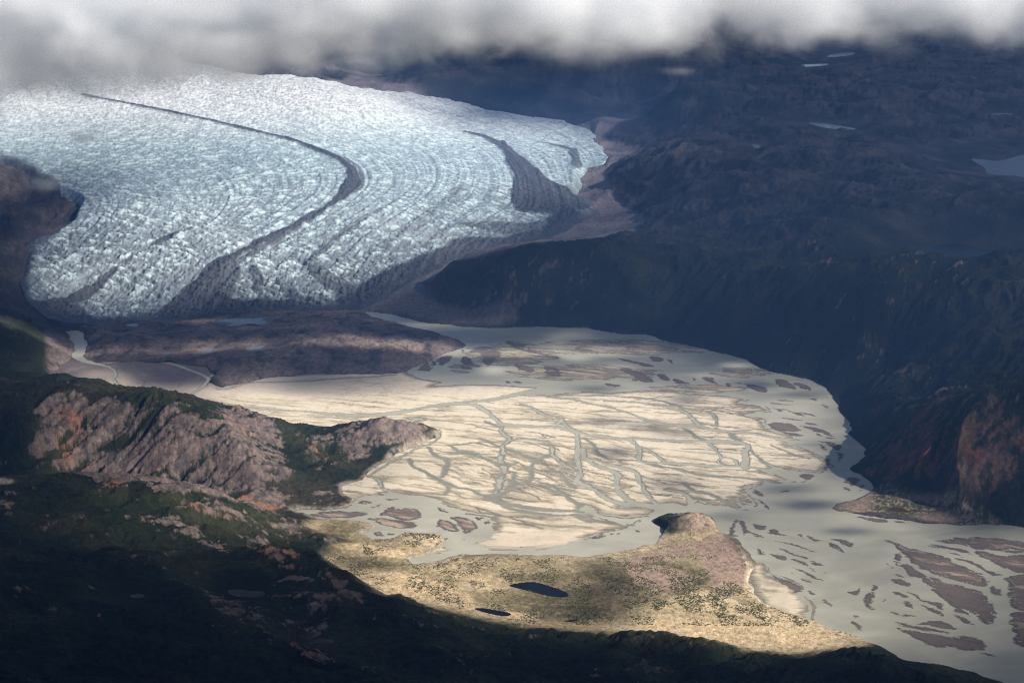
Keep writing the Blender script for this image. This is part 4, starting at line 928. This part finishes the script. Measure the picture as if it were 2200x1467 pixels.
# ------------------------------------------------------------------ unseen clouds above the view, shaped to throw the broad shadows on the land
DZ = 4300.0
LP = """
-200,300,.9 0,300,.9 300,250,.9 600,200,1 800,250,1 1000,300,1 300,450,1 600,450,1 900,450,1 1100,400,.95 200,600,.9 450,600,.8 700,600,.7 850,560,.7 1000,480,.8 1200,300,.85 1290,330,.7
0,420,.5 0,500,.02 60,620,.1 -100,480,.0 60,440,.03 100,420,.15 0,700,.05 60,760,.02 20,735,.02 0,785,.04 -150,760,.02 1000,200,.3 1100,220,.08 1250,240,.35 1300,250,.05 1350,330,.3 1330,420,.4 1230,470,.06 1000,590,.06 900,620,.08
1500,150,.05 2200,150,0 1100,150,.15 850,140,.3 1500,300,.0 2000,300,0 2200,450,0 1500,500,0 1800,500,0 2000,600,.02 1250,600,0 1100,660,0 1500,680,0 1700,700,0 2000,700,.04 2200,650,.02 1850,760,.12 2100,740,.12
200,720,.12 400,720,.12 600,720,.1 800,740,.1 950,700,.08 500,660,.08 300,680,.15 600,790,.12 450,790,.1 300,800,.2 190,800,.9 240,830,1 330,835,.35 380,845,.4 430,850,.6 470,845,.95 560,850,.95 640,835,.25 700,820,.15 850,820,.3 640,860,1 800,865,1 560,880,1
1000,740,.12 1100,720,.12 1300,730,.14 1450,760,.16 1600,790,.25 1100,790,.3 1000,810,.3 1250,780,.25 1400,810,.35 1550,840,.6 1650,850,.5 1250,825,.6 1100,840,.95 950,850,1 1350,840,.85 1500,810,.3 1700,820,.3 1720,870,.8 1400,870,1
1000,920,1 1150,960,1 1300,880,1 1500,900,.9 1500,970,.85 1650,990,.9 1750,950,.65 1800,900,.55 1400,1000,.9 1250,1040,1 1100,1100,.95 900,1050,1 1300,1130,.95 1450,1080,.8 1700,1080,.5 1800,1050,.6 1650,1150,.55 1800,1150,.55 1950,1120,.5 2150,1150,.4 2200,1300,.28 2000,1250,.55 1850,1300,.6 1950,1400,.4 2150,1420,.18
1100,1240,1 900,1260,1 1300,1280,.8 1500,1200,.95 1600,1350,.95 1800,1360,.8 1450,1340,.9 800,1180,.9 750,1150,.75 1200,1310,.9 1080,1320,.9 1700,1382,1 1500,1365,1 1400,1352,.95 1820,1372,.9 350,790,.12 300,770,.1 250,780,.15 400,820,.15 360,812,.12
840,920,.85 700,960,.6 800,1000,.65 650,1060,.55 560,930,.7 580,1020,.65 450,960,.65 350,950,.6 250,920,.58 100,900,.38 0,900,.08 -200,900,.02 200,1000,.5 400,1040,.65 0,1000,.08 150,850,.45 350,860,.5 500,890,.6 60,815,.3 200,815,.35
0,1060,.12 200,1080,.4 400,1100,.6 550,1120,.7 650,1150,.55 100,1150,.14 300,1160,.38 500,1180,.42 620,1180,.3 -200,1150,0
0,1300,0 300,1260,0 550,1250,.02 700,1240,.08 800,1300,.05 600,1400,0 300,1450,0 850,1330,.1 960,1330,.3 1150,1360,.25 1400,1390,.2 1700,1410,.2 1900,1410,.18 1000,1420,.04 1300,1450,.02 1600,1460,.02 1900,1460,.03 1200,1600,0 500,1600,0 2200,1550,0 0,2000,0 2200,2000,0 1100,2400,0
1880,880,.25 1950,820,.25 2050,800,.2 2200,800,.1 2000,900,.12 1900,950,.1 2000,960,.4 2080,980,.2 2150,950,.15 2200,1000,.15 1950,1030,.25 1900,1070,.6 2000,1080,.35 2100,1090,.12 2200,1100,.05 2120,880,.1 2300,900,.05
1300,60,.5 2200,60,.3 0,60,.8 2500,300,0 2500,900,0 2600,1300,.1 -400,600,.1 -400,1300,0 -300,200,.9
"""
lp = np.array([[float(q) for q in t.split(',')] for t in LP.split()])
HL = np.zeros(len(lp))
for it in range(14):
    X_, Y_ = pix(lp[:, 0], lp[:, 1], HL); HL = .5*HL+.5*np.clip(land_rbf(X_, Y_), 0, 1200)
ice_in = inpoly(lp[:, 0], lp[:, 1], GL)
gz = HL.copy()
for it in range(14):
    X_, Y_ = pix(lp[:, 0], lp[:, 1], gz); gz = .5*gz+.5*np.clip(ice_rbf(X_, Y_), 0, 1500)
HL = np.where(ice_in, gz, HL)
X_, Y_ = pix(lp[:, 0], lp[:, 1], HL)
kx, ky = sdir[0]/sdir[2], sdir[1]/sdir[2]
X0 = X_-kx*HL; Y0 = np.maximum(Y_-ky*HL, 1200)
lit_rbf = RBF(X0, Y0, lp[:, 2], c=0.012, lam=3e-3)
cyv = np.concatenate([np.linspace(-14000, 900, 40), np.exp(np.linspace(math.log(1100), math.log(60000), 520))])  # cover also carried behind the camera to cut skylight on the foreground
ccx = np.concatenate([np.linspace(-6, -0.78, 60), np.linspace(-0.75, 0.75, 470), np.linspace(.8, 4, 30)])
CX = ccx[None]*np.maximum(cyv[:, None], 2500-0*cyv[:, None])*1.0; CX = np.where(cyv[:, None] > 2500, ccx[None]*cyv[:, None], CX); CY = np.repeat(cyv[:, None], 560, 1)
CYs = np.maximum(CY, 1300)
lit = lit_rbf(np.clip(CX/CYs, -.8, .8)*CYs, CYs)
side = sstep(.6, 1.1, np.abs(CX/CYs)); lit = lerp(lit, np.where(CY < 5500, 0.0, .45), side); lit = np.where(CY < 1500, 0, lit)
pu, pv = proj(CX, CY, 0*CX)
for (u, v, ru, rv, s) in [(1300,905,75,16,-.55),(1390,918,60,13,-.6),(1320,972,60,18,-.75),(1450,932,55,12,-.55),(1470,860,50,14,-.6),(1560,968,50,10,-.25),(1440,1040,70,22,-.5),(1690,1050,90,14,-.4),(1740,1085,90,14,-.5),
    (1560,1110,70,9,-.35),(1820,1140,70,9,-.55),(1760,955,60,10,-.3),(1840,968,40,14,-.5),(1720,850,60,10,-.35),(1620,825,60,10,-.35),(1280,835,60,10,-.5),(1380,745,40,5,.55),(1240,770,40,7,.6),(1060,795,35,12,.7),(1130,795,60,10,.35),
    (1580,785,40,8,.6),(1330,790,40,8,.4),(1520,808,90,7,.35),(1150,704,60,3,.35),(1290,1265,60,30,-.55),(1250,1320,80,20,-.35),(1350,1300,60,16,-.2),(800,1215,60,9,-.5),(1700,790,60,8,-.3)]:
    X1, Y1 = pix(u, v); q = np.sqrt(((pu-u)/ru)**2+((pv-v)/rv)**2); lit = lit+s*(1-sstep(.2, 1.25, q))
lit = np.maximum(lit, (1-sstep(300, 400, np.abs(CY-8540)))*sstep(1100, 500, CX)*1.0)
nz = fbm(CX, CY, 700, 4, 601)
lit = lit+0.30*nz*np.clip(1-np.abs(lit-.5)*1.6, 0.1, 1)
dvc = coarse(lambda a, b: sdf(a, b, VALw, None), CX[100:].astype(f32), CY[100:].astype(f32), 3); dvc = np.concatenate([np.full((100, CX.shape[1]), 0, f32), dvc])
lit = np.maximum(lit, .24*sstep(40, 320, -dvc)*sstep(0, 1500, CX+900)*sstep(5200, 6600, CY))
lit = np.maximum(lit, .05*sstep(3600, 4800, CY))
lit = np.clip(lit, 0, 1)
tau = np.clip(1-lit, 0, 1)                       # opacity of the cloud
puff = 120+260*tau+60*fbm(CX, CY, 900, 4, 611)
topz = DZ+puff; botz = DZ-0.25*puff+30*fbm(CX, CY, 500, 3, 621)
shx = CX+kx*DZ; shy = CY+ky*DZ
n = CX.size
co_ = np.concatenate([np.stack([shx+kx*(topz-DZ), shy+ky*(topz-DZ), topz], -1).reshape(-1, 3), np.stack([shx+kx*(botz-DZ), shy+ky*(botz-DZ), botz], -1).reshape(-1, 3)])
Fg = grid_faces(560, 560); Fb = Fg[:, ::-1]+n
rim_i = np.concatenate([np.arange(560), np.arange(1, 560)*560+559, (559*560+np.arange(558, -1, -1)), (np.arange(558, 0, -1)*560)])
Fs = np.stack([rim_i, rim_i+n, np.roll(rim_i, -1)+n, np.roll(rim_i, -1)], 1)
Fall = np.concatenate([Fg, Fb, Fs])
per = 1-np.sqrt(1-np.clip(tau, 0, 1)); per = np.concatenate([per.ravel()]*2)
mC, cn, clk, cb_ = mat_base('shade_cloud')
cn.remove(cb_)
atc = cn.new('ShaderNodeAttribute'); atc.attribute_name = 'opacity'
tr = cn.new('ShaderNodeBsdfTransparent'); df = cn.new('ShaderNodeBsdfDiffuse'); tl = cn.new('ShaderNodeBsdfTranslucent')
df.inputs[0].default_value = (.55, .62, .75, 1); tl.inputs[0].default_value = (.06, .085, .15, 1)
m1 = cn.new('ShaderNodeMixShader'); m1.inputs[0].default_value = .5; m2 = cn.new('ShaderNodeMixShader')
clk.new(df.outputs[0], m1.inputs[1]); clk.new(tl.outputs[0], m1.inputs[2]); clk.new(tr.outputs[0], m2.inputs[1]); clk.new(m1.outputs[0], m2.inputs[2])
clk.new(atc.outputs['Fac'], m2.inputs[0]); clk.new(m2.outputs[0], cn['Material Output'].inputs['Surface'])
me = make_mesh('shade_cloud_cover', co_, Fall, mC, None, {'opacity': per})
add('shade_cloud_cover', me, 'unseen broken grey cloud cover above the view, shaped to shade the valley', 'cloud', 'stuff')
log('cover')

# ------------------------------------------------------------------ low cloud bank across the valley head (a real volume)
import bmesh
def cloud_volume_mat(name, dens, f, wl=700.0, edge_soft=260.0, amp=420.0):
    m = bpy.data.materials.new(name); m.use_nodes = True; n = m.node_tree.nodes; l = m.node_tree.links
    n.remove(n['Principled BSDF']); pv = n.new('ShaderNodeVolumePrincipled')
    pv.inputs['Color'].default_value = (.965, .98, 1.0, 1); pv.inputs['Anisotropy'].default_value = 0.0
    tc = n.new('ShaderNodeTexCoord'); mp = n.new('ShaderNodeMapping'); mp.inputs['Scale'].default_value = (1/wl, 1/wl, 1.25/wl)
    l.new(tc.outputs['Object'], mp.inputs['Vector'])
    nz = n.new('ShaderNodeTexNoise'); nz.inputs['Scale'].default_value = 1; nz.inputs['Detail'].default_value = 6; nz.inputs['Roughness'].default_value = .6; nz.inputs['Distortion'].default_value = .3
    l.new(mp.outputs[0], nz.inputs['Vector'])
    sp = n.new('ShaderNodeSeparateXYZ'); l.new(tc.outputs['Object'], sp.inputs[0])
    def math_(op, a, b=None, c=None):
        q = n.new('ShaderNodeMath'); q.operation = op
        for i, x in enumerate((a, b, c)):
            if x is None: continue
            if isinstance(x, (int, float)): q.inputs[i].default_value = x
            else: l.new(x, q.inputs[i])
        return q.outputs[0]
    d = f(math_, sp.outputs)                                   # metres inside the cloud
    d = math_('ADD', d, math_('MULTIPLY', math_('SUBTRACT', nz.outputs['Fac'], .5), amp*2))
    d = math_('DIVIDE', d, edge_soft); d = math_('MINIMUM', math_('MAXIMUM', d, 0), 1)
    d = math_('MULTIPLY', math_('MULTIPLY', d, d), dens)
    l.new(d, pv.inputs['Density']); l.new(pv.outputs[0], n['Material Output'].inputs['Volume'])
    return m
BY = 7130.0; BK = BY/10200
def zb(x): X = x/1000/BK; return 2600-(2600-(1480+66*X-8*X*X))*BK
def f_bank(M, S):
    X = M('MULTIPLY', S[0], .001/BK)
    z = M('ADD', M('ADD', 2600-1120*BK, M('MULTIPLY', X, 66*BK)), M('MULTIPLY', M('MULTIPLY', X, X), -8.0*BK))
    up = M('SUBTRACT', S[2], z)
    fr = M('MULTIPLY', M('SUBTRACT', S[1], BY), 1.0)
    bk = M('MULTIPLY', M('SUBTRACT', BY+760, S[1]), 1.0)
    tp = M('SUBTRACT', 2400, S[2])
    return M('MINIMUM', M('MINIMUM', up, tp), M('MINIMUM', fr, bk))
M_bank = cloud_volume_mat('cloud_bank_vapour', 0.014, f_bank, wl=430, edge_soft=300, amp=330)
xs = np.linspace(-4600, 3900, 40); ys = np.array([BY-200, BY+1020])
bv = []
for y in ys:
    for x in xs: bv.append((x, y, max(zb(x)-350, 1140)))
for y in ys:
    for x in xs: bv.append((x, y, 2480))
m_ = len(xs); bf = []
for i in range(m_-1):
    bf += [(i, m_+i, m_+i+1, i+1), (2*m_+i, 2*m_+i+1, 3*m_+i+1, 3*m_+i), (i, i+1, 2*m_+i+1, 2*m_+i), (m_+i, 3*m_+i, 3*m_+i+1, m_+i+1)]
bf += [(0, 2*m_, 3*m_, m_), (m_-1, 2*m_-1, 4*m_-1, 3*m_-1)]
add('cloud_bank', make_mesh('cloud_bank', np.array(bv), np.array(bf), M_bank, smooth=False), 'long bank of soft grey white cloud across the top of the picture', 'cloud')
for (wu, wv_, wy_, rx_, rz_, dn, lab) in [(182,292,7200,190,80,.011,'small round puff of cloud floating over the left part of the glacier'),(105,392,7100,230,75,.010,'ragged cloud wisp hanging over the left edge of the glacier'),
        (1462,152,7300,190,45,.0028,'faint cloud wisp just under the bank over the dark hills')]:
    bx_ = (wu-1100)/1100*FK; bb = (733.5-wv_)/1100*FK; sc__ = wy_/(math.cos(PITCH)+bb*math.sin(PITCH))
    cx_, cz_ = bx_*sc__, CH+(-math.sin(PITCH)+bb*math.cos(PITCH))*sc__
    def f_w(M, S):
        q = M('ADD', M('ADD', M('POWER', M('ABSOLUTE', M('DIVIDE', S[0], rx_)), 2), M('POWER', M('ABSOLUTE', M('DIVIDE', S[1], 150)), 2)), M('POWER', M('ABSOLUTE', M('DIVIDE', S[2], rz_)), 2))
        return M('MULTIPLY', M('SUBTRACT', .72, M('SQRT', q)), 130)
    mw = cloud_volume_mat('cloud_wisp_vapour', dn, f_w, wl=150, edge_soft=90, amp=95)
    th = np.linspace(0, 2*math.pi, 25)[:-1]; ph = np.linspace(0, math.pi, 13)[1:-1]
    vv_ = [(rx_*1.15*math.sin(p)*math.cos(t), 170*math.sin(p)*math.sin(t), rz_*1.15*math.cos(p)) for p in ph for t in th]+[(0, 0, rz_*1.15), (0, 0, -rz_*1.15)]
    bmw = bmesh.new(); VV = [bmw.verts.new(q) for q in vv_]
    for i in range(10):
        for j in range(24): bmw.faces.new((VV[i*24+j], VV[(i+1)*24+j], VV[(i+1)*24+(j+1) % 24], VV[i*24+(j+1) % 24]))
    for j in range(24): bmw.faces.new((VV[-2], VV[j], VV[(j+1) % 24])); bmw.faces.new((VV[-1], VV[240+(j+1) % 24], VV[240+j]))
    wme = bpy.data.meshes.new('cloud_wisp'); bmw.to_mesh(wme); wme.materials.append(mw)
    add('cloud_wisp', wme, lab, 'cloud').location = (cx_, wy_, cz_)
cy.volume_step_rate = 0.08; cy.volume_max_steps = 200

# ------------------------------------------------------------------ haze: the air over the valley, stepped below the cloud bank
hm = bpy.data.materials.new('haze_air'); hm.use_nodes = True; hn = hm.node_tree.nodes; hn.remove(hn['Principled BSDF'])
hv = hn.new('ShaderNodeVolumePrincipled'); hv.inputs['Color'].default_value = (.20, .44, 1.0, 1); hv.inputs['Density'].default_value = 2.1e-5; hv.inputs['Anisotropy'].default_value = 0.0
hm.node_tree.links.new(hv.outputs[0], hn['Material Output'].inputs['Volume'])
zmin = float(min(H.min(), -560))-1
prof = [(-6000, zmin), (-6000, CH+60), (BY-260, CH+60), (BY-260, 1130), (90000, 1130), (90000, zmin)]
hvv = [(sx_, y, z) for sx_ in (-52000, 52000) for y, z in prof]; np_ = len(prof)
import bmesh
bm = bmesh.new(); V = [bm.verts.new(q) for q in hvv]
bm.faces.new(V[:np_]); bm.faces.new(V[np_:][::-1])
for i in range(np_): bm.faces.new((V[i], V[(i+1) % np_], V[np_+(i+1) % np_], V[np_+i]))
bmesh.ops.recalc_face_normals(bm, faces=bm.faces)
hme = bpy.data.meshes.new('haze'); bm.to_mesh(hme); hme.materials.append(hm)
add('haze', hme, 'blue haze filling the air over the valley and the far hills', 'haze', 'stuff')
log('done')
